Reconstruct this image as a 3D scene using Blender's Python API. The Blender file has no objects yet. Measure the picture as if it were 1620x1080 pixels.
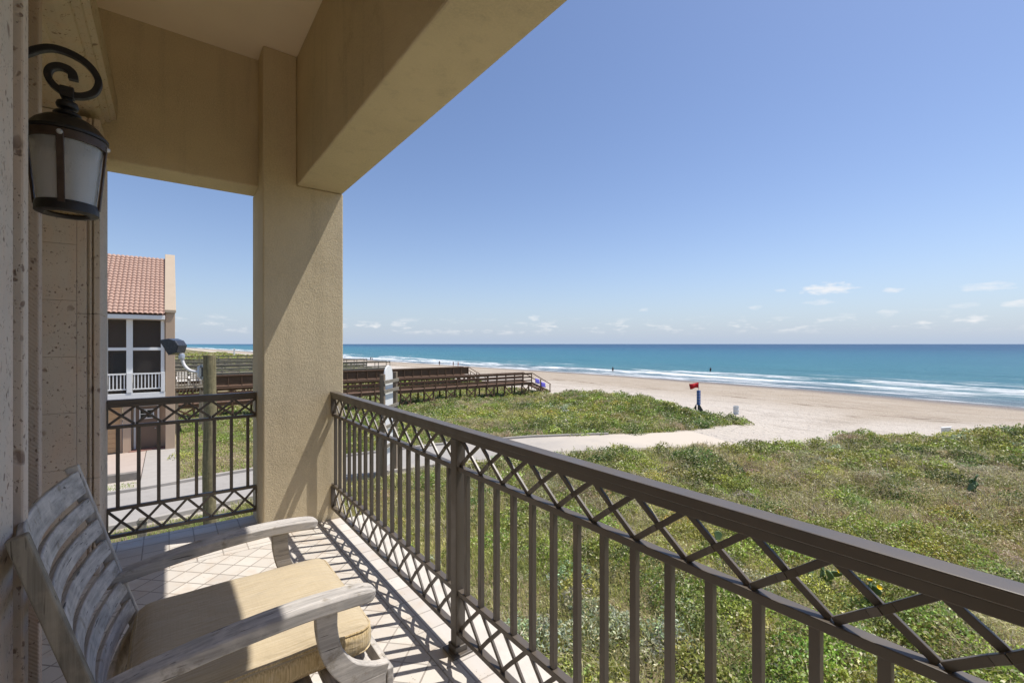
import bpy, bmesh, math, random
import numpy as np
from mathutils import Vector, Matrix
R = math.radians
random.seed(7); rng = np.random.default_rng(11)
scene = bpy.context.scene
col = scene.collection

# ------------------------------------------------------------------ camera, sky, sun, exposure
YAW = R(37.1)
cam = bpy.data.cameras.new('camera'); camo = bpy.data.objects.new('camera', cam); col.objects.link(camo)
cam.sensor_width = 36.0; cam.lens = 16.0; cam.clip_start = 0.05; cam.clip_end = 80000
cam.shift_y = 4.0 / 1620.0
camo.location = (0, 0, 1.47); camo.rotation_euler = (R(90), 0, -YAW)
scene.camera = camo

SUN = Vector((1.0, -0.37, 2.30)).normalized()
SUN_EL = math.asin(SUN.z); SUN_AZ = math.atan2(SUN.x, SUN.y)
lamp = bpy.data.lights.new('sun', 'SUN'); lamp.energy = 2.0; lamp.angle = R(0.53); lamp.color = (1.0, 0.95, 0.88)
lo = bpy.data.objects.new('sun', lamp); col.objects.link(lo)
lo.rotation_euler = SUN.to_track_quat('Z', 'Y').to_euler(); lo.location = (30, -10, 60)

scene.view_settings.view_transform = 'Standard'; scene.view_settings.look = 'None'
scene.view_settings.exposure = 1.4; scene.view_settings.gamma = 1.0
scene.render.engine = 'CYCLES'
scene.cycles.max_bounces = 10; scene.cycles.diffuse_bounces = 8; scene.cycles.transparent_max_bounces = 8
scene.cycles.use_denoising = True
scene.cycles.caustics_reflective = False; scene.cycles.caustics_refractive = False

world = bpy.data.worlds.new('World'); scene.world = world; world.use_nodes = True
SKY_TINT = (.83, .82, .90); SKY_HAZE = (3.0, 3.7, 4.8)
def build_world():
    nt = world.node_tree; N = nt.nodes; L = nt.links; N.clear()
    def nd(t, **k):
        n = N.new(t)
        for a, b in k.items(): setattr(n, a, b)
        return n
    def mth(op, a, b=None, c=None, clamp=False):
        n = nd('ShaderNodeMath', operation=op); n.use_clamp = clamp
        for i, v in enumerate((a, b, c)):
            if v is None: continue
            if isinstance(v, (int, float)): n.inputs[i].default_value = v
            else: L.new(v, n.inputs[i])
        return n.outputs[0]
    sky = nd('ShaderNodeTexSky', sky_type='NISHITA'); sky.sun_disc = False
    sky.sun_elevation = SUN_EL; sky.sun_rotation = SUN_AZ
    sky.altitude = 0; sky.air_density = 1.0; sky.dust_density = 0.6; sky.ozone_density = 2.2
    tc = nd('ShaderNodeTexCoord'); sep = nd('ShaderNodeSeparateXYZ'); L.new(tc.outputs['Generated'], sep.inputs[0])
    az = mth('ARCTAN2', sep.outputs[0], sep.outputs[1]); el = mth('ARCSINE', sep.outputs[2])
    cmb = nd('ShaderNodeCombineXYZ'); L.new(mth('MULTIPLY', az, 20.0), cmb.inputs[0]); L.new(mth('MULTIPLY', el, 62.0), cmb.inputs[1])
    no = nd('ShaderNodeTexNoise'); no.inputs['Scale'].default_value = 1.0; no.inputs['Detail'].default_value = 7; no.inputs['Roughness'].default_value = .6
    L.new(cmb.outputs[0], no.inputs['Vector'])
    cmb2 = nd('ShaderNodeCombineXYZ'); L.new(mth('MULTIPLY', az, 55.0), cmb2.inputs[0]); L.new(mth('MULTIPLY', el, 150.0), cmb2.inputs[1])
    no2 = nd('ShaderNodeTexNoise'); no2.inputs['Scale'].default_value = 1.0; no2.inputs['Detail'].default_value = 6
    L.new(cmb2.outputs[0], no2.inputs['Vector'])
    # a belt of small fair weather clouds low over the sea
    belt = mth('MULTIPLY', mth('SMOOTH_MIN', mth('MULTIPLY', mth('SUBTRACT', el, .018), 60, clamp=True), 1.0, .1),
               mth('SUBTRACT', 1.0, mth('MULTIPLY', mth('SUBTRACT', el, .036), 45, clamp=True)), clamp=True)
    dens = mth('MULTIPLY', belt, mth('MULTIPLY', mth('SUBTRACT', no.outputs[0], .53), 6.5, clamp=True))
    blobs = [(1308, 457, .034, .0085, 1.5), (1412, 459, .012, .004, .9), (1560, 453, .026, .006, .8), (1300, 478, .022, .004, .6),
             (1405, 494, .012, .004, .8), (1195, 486, .010, .004, .7), (1610, 480, .018, .005, 1.0), (1020, 490, .010, .004, .6), (845, 503, .012, .005, .9),
             (1520, 483, .016, .004, .5), (630, 512, .016, .005, .9), (1235, 460, .008, .004, .6)]
    for u, v, sa, se, k in blobs:
        t = (u - 810) / 720; a0 = YAW + math.atan(t); e0 = math.atan((544 - v) / 720 / math.sqrt(1 + t * t))
        da = mth('DIVIDE', mth('SUBTRACT', az, a0), sa); de = mth('DIVIDE', mth('SUBTRACT', el, e0), se)
        r2 = mth('ADD', mth('MULTIPLY', da, da), mth('MULTIPLY', de, de))
        g = mth('SUBTRACT', 1.15, mth('MULTIPLY', r2, .6))
        g = mth('ADD', g, mth('MULTIPLY', mth('SUBTRACT', no2.outputs[0], .55), 3.2))
        dens = mth('MAXIMUM', dens, mth('MULTIPLY', g, .62 * k, clamp=True))
    dens = mth('MULTIPLY', dens, .8, clamp=True)
    tint = nd('ShaderNodeMixRGB', blend_type='MULTIPLY'); tint.inputs[0].default_value = 1; L.new(sky.outputs[0], tint.inputs[1]); tint.inputs[2].default_value = SKY_TINT + (1,)
    # sea air: the lowest few degrees of the sky are pale blue
    hz = nd('ShaderNodeMixRGB'); L.new(mth('MULTIPLY', .92, mth('POWER', 2.718, mth('MULTIPLY', mth('ABSOLUTE', el), -11.0))), hz.inputs[0]); L.new(tint.outputs[0], hz.inputs[1]); hz.inputs[2].default_value = SKY_HAZE + (1,)
    mix = nd('ShaderNodeMixRGB'); L.new(dens, mix.inputs[0]); L.new(hz.outputs[0], mix.inputs[1]); mix.inputs[2].default_value = (5.9, 5.9, 6.0, 1)
    bg = nd('ShaderNodeBackground'); bg.inputs['Strength'].default_value = 0.06
    L.new(mix.outputs[0], bg.inputs[0])
    out = nd('ShaderNodeOutputWorld'); L.new(bg.outputs[0], out.inputs[0])
build_world()

# ------------------------------------------------------------------ node helper for materials
class G:
    def __init__(s, name):
        s.m = bpy.data.materials.new(name); s.m.use_nodes = True; nt = s.m.node_tree; s.N = nt.nodes; s.L = nt.links
        s.p = s.N['Principled BSDF']
    def nd(s, t, **k):
        n = s.N.new(t)
        for a, b in k.items(): setattr(n, a, b)
        return n
    def put(s, sock, v):
        if v is None: return
        if isinstance(v, (int, float)): sock.default_value = v
        elif isinstance(v, (tuple, list)): sock.default_value = tuple(v) + ((1,) if len(v) == 3 and sock.type == 'RGBA' else ())
        else: s.L.new(v, sock)
    def math(s, op, a, b=None, c=None, clamp=False):
        n = s.nd('ShaderNodeMath', operation=op); n.use_clamp = clamp
        for i, v in enumerate((a, b, c)): s.put(n.inputs[i], v)
        return n.outputs[0]
    def obj(s, scale=(1, 1, 1), rot=(0, 0, 0), which='Object'):
        tc = s.nd('ShaderNodeTexCoord'); mp = s.nd('ShaderNodeMapping'); s.L.new(tc.outputs[which], mp.inputs[0])
        mp.inputs['Scale'].default_value = scale; mp.inputs['Rotation'].default_value = rot
        return mp.outputs[0]
    def pos(s):
        return s.nd('ShaderNodeNewGeometry').outputs['Position']
    def noise(s, vec, scale, detail=5, rough=.55, out=0):
        n = s.nd('ShaderNodeTexNoise'); s.put(n.inputs['Vector'], vec); n.inputs['Scale'].default_value = scale
        n.inputs['Detail'].default_value = detail; n.inputs['Roughness'].default_value = rough
        return n.outputs[out]
    def vor(s, vec, scale, feat='F1', out='Distance', rnd=1):
        n = s.nd('ShaderNodeTexVoronoi', feature=feat); s.put(n.inputs['Vector'], vec); n.inputs['Scale'].default_value = scale
        n.inputs['Randomness'].default_value = rnd
        return n.outputs[out]
    def ramp(s, fac, stops, interp='LINEAR'):
        n = s.nd('ShaderNodeValToRGB'); s.put(n.inputs[0], fac); cr = n.color_ramp; cr.interpolation = interp
        while len(cr.elements) < len(stops): cr.elements.new(.5)
        for e, (p, c) in zip(cr.elements, stops):
            e.position = p; e.color = tuple(c) + (1,) if not isinstance(c, (int, float)) else (c, c, c, 1)
        return n.outputs[0]
    def mix(s, f, a, b, mode='MIX'):
        n = s.nd('ShaderNodeMixRGB', blend_type=mode); s.put(n.inputs[0], f); s.put(n.inputs[1], a); s.put(n.inputs[2], b)
        return n.outputs[0]
    def bump(s, h, strength=.3, dist=.01, prev=None):
        n = s.nd('ShaderNodeBump'); s.put(n.inputs['Height'], h); n.inputs['Strength'].default_value = strength; n.inputs['Distance'].default_value = dist
        if prev is not None: s.L.new(prev, n.inputs['Normal'])
        s.L.new(n.outputs[0], s.p.inputs['Normal']); return n.outputs[0]
    def col(s, c): s.put(s.p.inputs['Base Color'], c)
    def rough(s, r): s.put(s.p.inputs['Roughness'], r)
    def spec(s, v): s.p.inputs['Specular IOR Level'].default_value = v
    def attr(s, name):
        return s.nd('ShaderNodeAttribute', attribute_name=name)

def sc3(c, k): return tuple(x * k for x in c)
def m_plain(name, c, rough=.6, var=.12, nscale=6, bump=.1, bscale=60, metal=0, spec=.4, dist=.004):
    g = G(name); v = g.obj()
    g.col(g.mix(g.noise(v, nscale), sc3(c, 1 - var), sc3(c, 1 + var)))
    g.rough(g.ramp(g.noise(v, nscale * 2.3), [(.3, max(.05, rough - .12)), (.7, min(1, rough + .1))])); g.p.inputs['Metallic'].default_value = metal; g.spec(spec)
    if bump: g.bump(g.noise(v, bscale, 3), bump, dist)
    return g.m
def m_stucco(name, c):
    g = G(name); v = g.obj()
    a = g.noise(v, 1.3, 6, .6); b = g.noise(v, 90, 3)
    c1 = g.mix(g.ramp(a, [(.3, 0), (.72, 1)]), sc3(c, .86), sc3(c, 1.1))
    drip = g.noise(g.obj((9, 9, .7)), 1.0, 5)
    c2 = g.mix(g.ramp(drip, [(.54, 0), (.74, .45)]), c1, sc3(c, .62))
    stain = g.math('MULTIPLY', g.ramp(g.noise(v, 3.1, 7, .75), [(.57, 0), (.68, .55)]), g.ramp(g.noise(v, .9, 3), [(.42, 0), (.62, 1)])); c2 = g.mix(stain, c2, (c[0] * .66, c[1] * .62, c[2] * .55))
    ck = g.ramp(g.vor(g.obj((1, 1, 1)), .9, 'DISTANCE_TO_EDGE'), [(.0, .0), (.001, 0)]); c2 = g.mix(ck, c2, sc3(c, .5))
    g.col(g.mix(g.ramp(b, [(.4, 0), (.65, .5)]), c2, sc3(c, 1.12))); g.rough(.9); g.spec(.15)
    n1 = g.bump(g.noise(v, 110, 4, .7), .65, .007); g.bump(g.noise(v, 5, 4), .3, .02, n1)
    return g.m
def m_stone(name, c, saw=False):
    g = G(name); v = g.obj()
    warp = g.nd('ShaderNodeVectorMath', operation='ADD'); g.L.new(v, warp.inputs[0])
    sc_ = g.nd('ShaderNodeVectorMath', operation='SCALE'); g.L.new(g.noise(v, 30, 2, out=1), sc_.inputs[0]); sc_.inputs['Scale'].default_value = .03
    g.L.new(sc_.outputs[0], warp.inputs[1]); sq = g.nd('ShaderNodeMapping'); g.L.new(warp.outputs[0], sq.inputs[0]); sq.inputs['Scale'].default_value = (1, 1, .7); w = sq.outputs[0]
    base = g.mix(g.noise(v, 2.2, 6, .65), sc3(c, .78), sc3(c, 1.18))
    base = g.mix(g.ramp(g.noise(g.obj((14, 14, 3)), 1, 5), [(.45, 0), (.7, .45)]), base, (c[0] * 1.1, c[1] * .92, c[2] * .82))
    pits = g.ramp(g.vor(w, 42), [(.14, 1), (.26, 0)]); sel = g.ramp(g.noise(v, 13, 2), [(.45, 0), (.56, 1)])
    pits = g.math('MULTIPLY', pits, sel)
    big = g.math('MULTIPLY', g.ramp(g.vor(w, 11), [(.11, 1), (.19, 0)]), g.ramp(g.noise(v, 4.4, 2), [(.52, 0), (.58, 1)]))
    fine = g.math('MULTIPLY', g.ramp(g.vor(w, 120), [(.2, 1), (.3, 0)]), g.ramp(g.noise(v, 30, 2), [(.5, 0), (.6, .8)]))
    hole = g.math('MULTIPLY', g.math('MAXIMUM', g.math('MAXIMUM', pits, fine), big), .8)
    g.col(g.mix(hole, base, (c[0] * .34, c[1] * .27, c[2] * .25))); g.rough(.85); g.spec(.2)
    h = g.math('SUBTRACT', g.math('MULTIPLY', g.noise(v, 70, 4), .3), hole)
    if saw:
        wv = g.nd('ShaderNodeTexWave', wave_type='BANDS', bands_direction='DIAGONAL'); g.L.new(v, wv.inputs[0]); wv.inputs['Scale'].default_value = 38; wv.inputs['Distortion'].default_value = .6
        h = g.math('ADD', h, g.math('MULTIPLY', wv.outputs[0], .22))
    g.bump(h, .7, .006)
    return g.m
def m_wood(name, c, axis, dark=.55, grain=55, rough=.8, patch=True, spec=.15):
    g = G(name); s = [grain, grain, grain]; s[axis] = grain * .045; v = g.obj(tuple(s)); o = g.obj()
    gr = g.noise(v, 1, 6, .65)
    base = g.mix(g.ramp(gr, [(.32, 0), (.68, 1)]), sc3(c, dark), sc3(c, 1.15))
    if patch:
        base = g.mix(g.ramp(g.noise(o, 9, 5, .6), [(.5, 0), (.66, .6)]), base, (c[0] * 1.35, c[1] * 1.33, c[2] * 1.28))
        base = g.mix(g.ramp(g.noise(o, 16, 5, .7), [(.56, 0), (.68, .75)]), base, (c[0] * .5, c[1] * .46, c[2] * .38))
    crack = g.ramp(g.noise(v, 2.6, 2), [(.66, 0), (.72, 1)])
    g.col(g.mix(crack, base, sc3(c, .25))); g.rough(rough); g.spec(spec)
    g.bump(g.math('SUBTRACT', gr, crack), .5, .003)
    return g.m

STUCCO = m_stucco('stucco_tan', (.66, .555, .375))
CEIL = m_plain('ceiling_plaster', (.90, .77, .57), .9, .05, 2, .15, 80, spec=.1)
STONE = m_stone('cantera_stone', (.58, .505, .43)); STONE_S = m_stone('cantera_stone_sawn', (.46, .38, .315), True)
IRON = m_plain('bronze_paint', (.102, .084, .066), .43, .18, 5, .06, 160, spec=.6, dist=.001)
BLACKIRON = m_plain('aged_black_iron', (.022, .019, .018), .48, .35, 22, .25, 90, metal=.3, spec=.5, dist=.002)
RUST = m_plain('aged_bronze', (.065, .042, .03), .5, .5, 26, .25, 90, metal=.3, dist=.002)
WOOD = [m_wood('weathered_teak_%s' % n, (.52, .49, .455), i) for i, n in enumerate('xyz')]
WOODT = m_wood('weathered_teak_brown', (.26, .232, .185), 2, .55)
DECK = [m_wood('boardwalk_wood_%s' % n, (.17, .105, .07), i, .6, 25, patch=False) for i, n in enumerate('xyz')]
GREYW = [m_wood('grey_wood_%s' % n, (.26, .235, .19), i, .6, 25) for i, n in enumerate('xyz')]
POLEW = m_wood('treated_pole', (.25, .215, .125), 2, .6, 30)
WHITE = m_plain('white_paint', (.80, .80, .78), .5, .05, 5, .05)
CONC = m_plain('pale_concrete', (.40, .37, .33), .9, .16, 3, .4, 90, spec=.15)
LEDGE = m_plain('weathered_ledge', (.60, .56, .50), .9, .2, 9, .6, 70, spec=.15)
TRIM = m_plain('house_stucco', (.50, .375, .27), .9, .06, 2, .2, 60, spec=.15)
SALMON = m_plain('house_siding_tan', (.54, .36, .20), .8, .06, 2, .1, 30, spec=.2)
DOORB = m_plain('brown_door_paint', (.22, .15, .105), .5, .08, 4, .05)
GLASSD = m_plain('dark_glass', (.02, .024, .028), .08, .1, 4, 0, spec=.6)
CHROME = m_plain('grey_lamp_metal', (.52, .53, .55), .35, .08, 9, .05, metal=.5)
LAMPDK = m_plain('dark_lamp_glass', (.045, .05, .062), .25, .15, 9, 0)
REDF = m_plain('red_flag_cloth', (.55, .012, .02), .8, .1, 12, .1)
BLUEP = m_plain('blue_panel', (.07, .14, .36), .5, .1, 12, .05)
VIOLET = m_plain('blue_violet_cloth', (.16, .14, .62), .8, .12, 9, .1)
DKW = m_plain('dark_board', (.055, .06, .055), .8, .2, 9, .2)
CAPB = m_plain('grey_barrel', (.62, .64, .62), .6, .14, 5, .1)

def m_screen():
    g = G('insect_screen'); t = g.nd('ShaderNodeBsdfTransparent'); mx = g.nd('ShaderNodeMixShader'); mx.inputs[0].default_value = .5
    g.col((.045, .042, .04)); g.rough(.6); g.L.new(t.outputs[0], mx.inputs[1]); g.L.new(g.p.outputs[0], mx.inputs[2])
    g.L.new(mx.outputs[0], g.N['Material Output'].inputs[0]); return g.m
SCREEN = m_screen()
def m_seeded_glass():
    g = G('seeded_glass'); v = g.obj(); g.col((.97, .97, .96)); g.p.inputs['Transmission Weight'].default_value = .7; g.rough(.30); g.p.inputs['IOR'].default_value = 1.3
    g.bump(g.ramp(g.vor(v, 90), [(.1, 1), (.35, 0)]), .3, .002); return g.m
LGLASS = m_seeded_glass()
def m_tile(rot):
    g = G('travertine_tile_diagonal' if rot else 'travertine_tile_square'); T_ = .122 if rot else .152; v = g.obj(rot=(0, 0, rot)); o = g.obj()
    b = g.nd('ShaderNodeTexBrick'); b.offset = 0; b.squash = 1; g.L.new(v, b.inputs['Vector'])
    b.inputs['Scale'].default_value = 1; b.inputs['Brick Width'].default_value = T_; b.inputs['Row Height'].default_value = T_
    b.inputs['Mortar Size'].default_value = .0045; b.inputs['Mortar Smooth'].default_value = .25
    b.inputs['Color1'].default_value = (.52, .475, .42, 1); b.inputs['Color2'].default_value = (.63, .59, .53, 1); b.inputs['Mortar'].default_value = (.29, .255, .22, 1)
    st = g.mix(g.ramp(g.noise(o, 7, 6, .65), [(.48, 0), (.72, .6)]), b.outputs[0], (.50, .39, .29))
    st = g.mix(g.ramp(g.noise(o, 2.1, 4), [(.4, 0), (.75, .35)]), st, (.66, .62, .56))
    pit = g.math('MULTIPLY', g.ramp(g.vor(o, 60), [(.1, 1), (.2, 0)]), g.ramp(g.noise(o, 9, 2), [(.55, 0), (.62, .8)]))
    g.col(g.mix(pit, st, (.27, .2, .14))); g.rough(.62); g.spec(.3)
    g.bump(g.math('SUBTRACT', g.math('MULTIPLY', g.noise(o, 30, 3), .2), g.math('ADD', b.outputs['Fac'], pit)), .5, .004)
    return g.m
TILE_D = m_tile(R(45)); TILE_S = m_tile(0)
def m_fabric():
    g = G('gold_slub_fabric'); v = g.obj((6, 260, 6)); v2 = g.obj((260, 6, 260)); o = g.obj()
    a = g.noise(v, 1, 3); b = g.noise(v2, 1, 3)
    c = g.mix(g.ramp(a, [(.35, 0), (.65, 1)]), (.42, .34, .225), (.55, .47, .34))
    c = g.mix(g.ramp(g.noise(o, 5, 5), [(.45, 0), (.75, .4)]), c, (.60, .50, .33)); g.col(g.mix(.25, c, g.mix(b, (.38, .29, .165), (.57, .475, .32))))
    nz = g.nd('ShaderNodeNewGeometry').outputs['Normal']; sp = g.nd('ShaderNodeSeparateXYZ'); g.L.new(nz, sp.inputs[0]); up_ = g.math('GREATER_THAN', sp.outputs[2], .6)
    sl = g.noise(g.obj((230, 230, 7)), 1, 4, .6); side_ = g.mix(g.ramp(sl, [(.36, 0), (.64, 1)]), (.40, .29, .14), (.66, .52, .30))
    side_ = g.mix(g.ramp(g.noise(g.obj((9, 9, 14)), 1, 6, .7), [(.53, 0), (.66, .55)]), side_, (.68, .60, .44)); g.col(g.mix(up_, side_, g.p.inputs['Base Color'].links[0].from_socket))
    g.rough(.9); g.spec(.1); g.p.inputs['Sheen Weight'].default_value = .15
    n = g.bump(g.math('ADD', a, b), .3, .002); g.bump(g.noise(g.obj((5, 13, 9)), 1, 4), .7, .025, n); return g.m
FABRIC = m_fabric()

# ------------------------------------------------------------------ mesh builder
def world_of(o):
    v = Vector((0, 0, 0))
    while o is not None: v += o.location; o = o.parent
    return v
class MB:
    def __init__(s): s.v = []; s.f = []
    def add(s, vs, fs):
        k = len(s.v); s.v += [tuple(x) for x in vs]; s.f += [tuple(i + k for i in f) for f in fs]; return s
    def box(s, x0, x1, y0, y1, z0, z1):
        return s.add([(x, y, z) for x in (x0, x1) for y in (y0, y1) for z in (z0, z1)],
                     [(0, 1, 3, 2), (4, 6, 7, 5), (0, 4, 5, 1), (2, 3, 7, 6), (0, 2, 6, 4), (1, 5, 7, 3)])
    def bar(s, p, q, w, h, up=(0, 0, 1)):
        p, q = Vector(p), Vector(q); d = (q - p).normalized(); side = d.cross(Vector(up)).normalized(); u = side.cross(d)
        vs = [e + side * (a * w / 2) + u * (b * h / 2) for e in (p, q) for a, b in ((-1, -1), (1, -1), (1, 1), (-1, 1))]
        return s.add(vs, [(0, 1, 2, 3), (7, 6, 5, 4), (0, 4, 5, 1), (1, 5, 6, 2), (2, 6, 7, 3), (3, 7, 4, 0)])
    def prism(s, poly, axis, a, b):
        def pt(p, t): return (t, p[0], p[1]) if axis == 0 else (p[0], t, p[1]) if axis == 1 else (p[0], p[1], t)
        n = len(poly)
        return s.add([pt(p, a) for p in poly] + [pt(p, b) for p in poly],
                     [tuple(range(n)), tuple(range(2 * n - 1, n - 1, -1))] + [(i, i + n, (i + 1) % n + n, (i + 1) % n) for i in range(n)])
    def sweep(s, path, sect, closed_ends=True):
        """path: list of (point, side, up); sect: list of (a,b) or a list of those per station"""
        n = None; rows = []
        for i, (p, sd, up) in enumerate(path):
            sc = sect[i] if isinstance(sect[0], list) else sect; n = len(sc)
            rows.append([Vector(p) + Vector(sd) * a + Vector(up) * b for a, b in sc])
        vs = [v for r in rows for v in r]; fs = []
        for i in range(len(rows) - 1):
            for j in range(n): fs.append((i * n + j, i * n + (j + 1) % n, (i + 1) * n + (j + 1) % n, (i + 1) * n + j))
        if closed_ends: fs += [tuple(range(n - 1, -1, -1)), tuple((len(rows) - 1) * n + j for j in range(n))]
        return s.add(vs, fs)
    def tube(s, pts, r, n=10, caps=True):
        pts = [Vector(p) for p in pts]; path = []; rr = r if isinstance(r, (list, tuple)) else [r] * len(pts); ref = None; sects = []
        for i, p in enumerate(pts):
            d = (pts[min(i + 1, len(pts) - 1)] - pts[max(i - 1, 0)]).normalized()
            if ref is None: ref = d.orthogonal().normalized()
            ref = (ref - d * ref.dot(d)).normalized(); path.append((p, ref, d.cross(ref)))
            sects.append([(rr[i] * math.cos(2 * math.pi * k / n), rr[i] * math.sin(2 * math.pi * k / n)) for k in range(n)])
        return s.sweep(path, sects, caps)
    def lathe(s, c, prof, n=28, a0=0, a1=2 * math.pi):
        vs = []; fs = []; full = abs(a1 - a0 - 2 * math.pi) < 1e-6; m = n if full else n + 1
        for r, z in prof:
            for k in range(m):
                a = a0 + (a1 - a0) * k / n; vs.append((c[0] + r * math.cos(a), c[1] + r * math.sin(a), c[2] + z))
        for i in range(len(prof) - 1):
            for k in range(n): k2 = (k + 1) % m; fs.append((i * m + k, i * m + k2, (i + 1) * m + k2, (i + 1) * m + k))
        return s.add(vs, fs)
    def build(s, name, mat, parent=None, smooth=False, bevel=0, segs=2):
        off = world_of(parent)
        me = bpy.data.meshes.new(name); me.from_pydata([(x - off.x, y - off.y, z - off.z) for x, y, z in s.v], [], s.f)
        bm = bmesh.new(); bm.from_mesh(me); bmesh.ops.recalc_face_normals(bm, faces=bm.faces); bm.to_mesh(me); bm.free()
        me.materials.append(mat); o = bpy.data.objects.new(name, me); col.objects.link(o); o.parent = parent
        if smooth: me.shade_smooth(); me.set_sharp_from_angle(angle=R(38))
        if bevel:
            b = o.modifiers.new('bevel', 'BEVEL'); b.width = bevel; b.segments = segs; b.limit_method = 'ANGLE'; b.angle_limit = R(40)
        return o
def tag(o, label=None, cat=None, group=None, kind=None):
    for k, v in (('label', label), ('category', cat), ('group', group), ('kind', kind)):
        if v: o[k] = v
    return o
def empty(name, loc, label, cat, group=None):
    o = bpy.data.objects.new(name, None); o.empty_display_size = .2; col.objects.link(o); o.location = loc
    return tag(o, label, cat, group)
def copy_tree(o, parent=None):
    c = o.copy(); col.objects.link(c); c.parent = parent
    for ch in list(o.children): copy_tree(ch, c)
    return c
def smoothpath(pts, n=6):
    out = []; P_ = [Vector(p) for p in pts]; P_ = [P_[0] * 2 - P_[1]] + P_ + [P_[-1] * 2 - P_[-2]]
    for i in range(1, len(P_) - 2):
        a, b, c, d = P_[i - 1:i + 3]
        for k in range(n):
            t = k / n; out.append(.5 * ((2 * b) + (c - a) * t + (2 * a - 5 * b + 4 * c - d) * t * t + (3 * b - a - 3 * c + d) * t ** 3))
    out.append(P_[-2]); return out

# ------------------------------------------------------------------ land shape
def hash2(ix, iy, seed): 
    n = (ix.astype(np.int64) * 374761393 + iy.astype(np.int64) * 668265263 + seed * 974634777) & 0x7fffffff
    n = ((n ^ (n >> 13)) * 1274126177) & 0x7fffffff
    return ((n ^ (n >> 16)) & 0xffff) / 65535.0
def vnoise(x, y, s, seed=0):
    x = np.asarray(x, float) / s; y = np.asarray(y, float) / s; ix = np.floor(x); iy = np.floor(y); fx = x - ix; fy = y - iy
    fx = fx * fx * (3 - 2 * fx); fy = fy * fy * (3 - 2 * fy)
    a = hash2(ix, iy, seed); b = hash2(ix + 1, iy, seed); c = hash2(ix, iy + 1, seed); d = hash2(ix + 1, iy + 1, seed)
    return (a * (1 - fx) + b * fx) * (1 - fy) + (c * (1 - fx) + d * fx) * fy
def fbm(x, y, s, seed=0, o=4):
    t = 0; k = 0
    for i in range(o): t = t + vnoise(x, y, s / 2 ** i, seed + i * 17) * .55 ** i; k += .55 ** i
    return t / k
def sstep(a, b, x): t = np.clip((x - a) / (b - a), 0, 1); return t * t * (3 - 2 * t)
GZ = -3.8
ROADX = [-60, -20, -.4, 2.5, 7, 11, 15.5, 20, 24, 27]
ROADY = [17.2, 18.3, 19.2, 19.65, 19.7, 19.3, 18.15, 15.9, 13.6, 12.4]
RHW = [1.9, 1.9, 1.9, 1.85, 1.8, 1.8, 1.75, 1.7, 2.0, 2.6]
def road_y(x): return np.interp(x, ROADX, ROADY)
def xshore(y): return np.interp(y, [-400, -60, 7, 30, 73, 155, 254, 754, 5000], [60, 78, 85.2, 89.5, 91.5, 85, 78, 57, -200])
def xveg(y):   # seaward edge of the plants
    e = np.interp(y, [-200, -6, 3, 6, 8, 11, 12, 13.2, 15.2, 16.5, 19, 24, 40, 60, 134, 254, 754, 5000], [30, 39, 40.5, 36.8, 33, 30.5, 27, 25, 31.6, 33.2, 34.6, 35, 35, 35.5, 38, 30, 8, -250])
    return e + (vnoise(e * 0, y, 1.7, 5) - .5) * 1.4 + (vnoise(e * 0, y, .6, 6) - .5) * .7
def road_d(x, y):      # distance outside the road's edge
    return np.abs(y - road_y(x)) * .95 - np.interp(x, ROADX, RHW)
def height(x, y):
    x = np.asarray(x, float); y = np.asarray(y, float)
    xs = xshore(y); xv = np.interp(y, [-200, 3, 8, 13, 16, 24, 60, 134, 254, 754, 5000], [30, 40, 35, 30, 33, 35, 35.5, 38, 30, 8, -250])
    t = (x - xv) / (xs - xv)
    beach = np.interp(t, [-.3, 0, .25, .5, .8, 1, 1.3, 4], [-3.8, -4.25, -4.75, -5.35, -6.1, -6.52, -7.2, -20])
    hum = (fbm(x, y, 5.5, 3) - .5) * 1.15 + (fbm(x, y, 1.6, 9, 3) - .5) * .28
    ridge = .75 * np.exp(-((x - 31.5) / 3.4) ** 2) * sstep(17.5, 22, y) * sstep(37.5, 31, y) + .55 * np.exp(-((x - 36) / 3.4) ** 2) * sstep(9, 5, y)
    far = sstep(48, 80, y) * ((fbm(x, y, 28, 21) - .45) * 2.2)
    flat = sstep(.2, 2.2, road_d(x, y)) 
    flat = flat * (1 - sstep(20, 24, y) * sstep(48, 38, y) * sstep(8, 3, x) * .8) * sstep(1.5, 4.0, x + 40 * (y > 21))
    flat = np.where((x < 1.0) & (y > 19) & (y < 40), 0, flat)
    dune = GZ + hum * flat * .8 + ridge * flat + far - .5 * sstep(31, 37, y) * sstep(62, 50, y) * sstep(3, 7, x) * sstep(34, 31, x)
    w = sstep(-.10, .04, t)
    return dune * (1 - w) + (beach + (fbm(x, y, 9, 31) - .5) * .16 * (t < .95)) * w
def veg_mask(x, y):
    v = 1 - sstep(-.8, .5, x - xveg(y))
    v = v * sstep(.05, .5, road_d(x, y) + (vnoise(x, y, .8, 8) - .5) * .5)
    v = v * (1 - ((x > -9) & (x < .35) & (y > 21) & (y < 41)))
    bare = np.exp(-(((x - 35.3) / 1.8) ** 2 + ((y - 6.6) / .9) ** 2))
    return v * (1 - np.clip(bare * 1.5, 0, 1))

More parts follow.
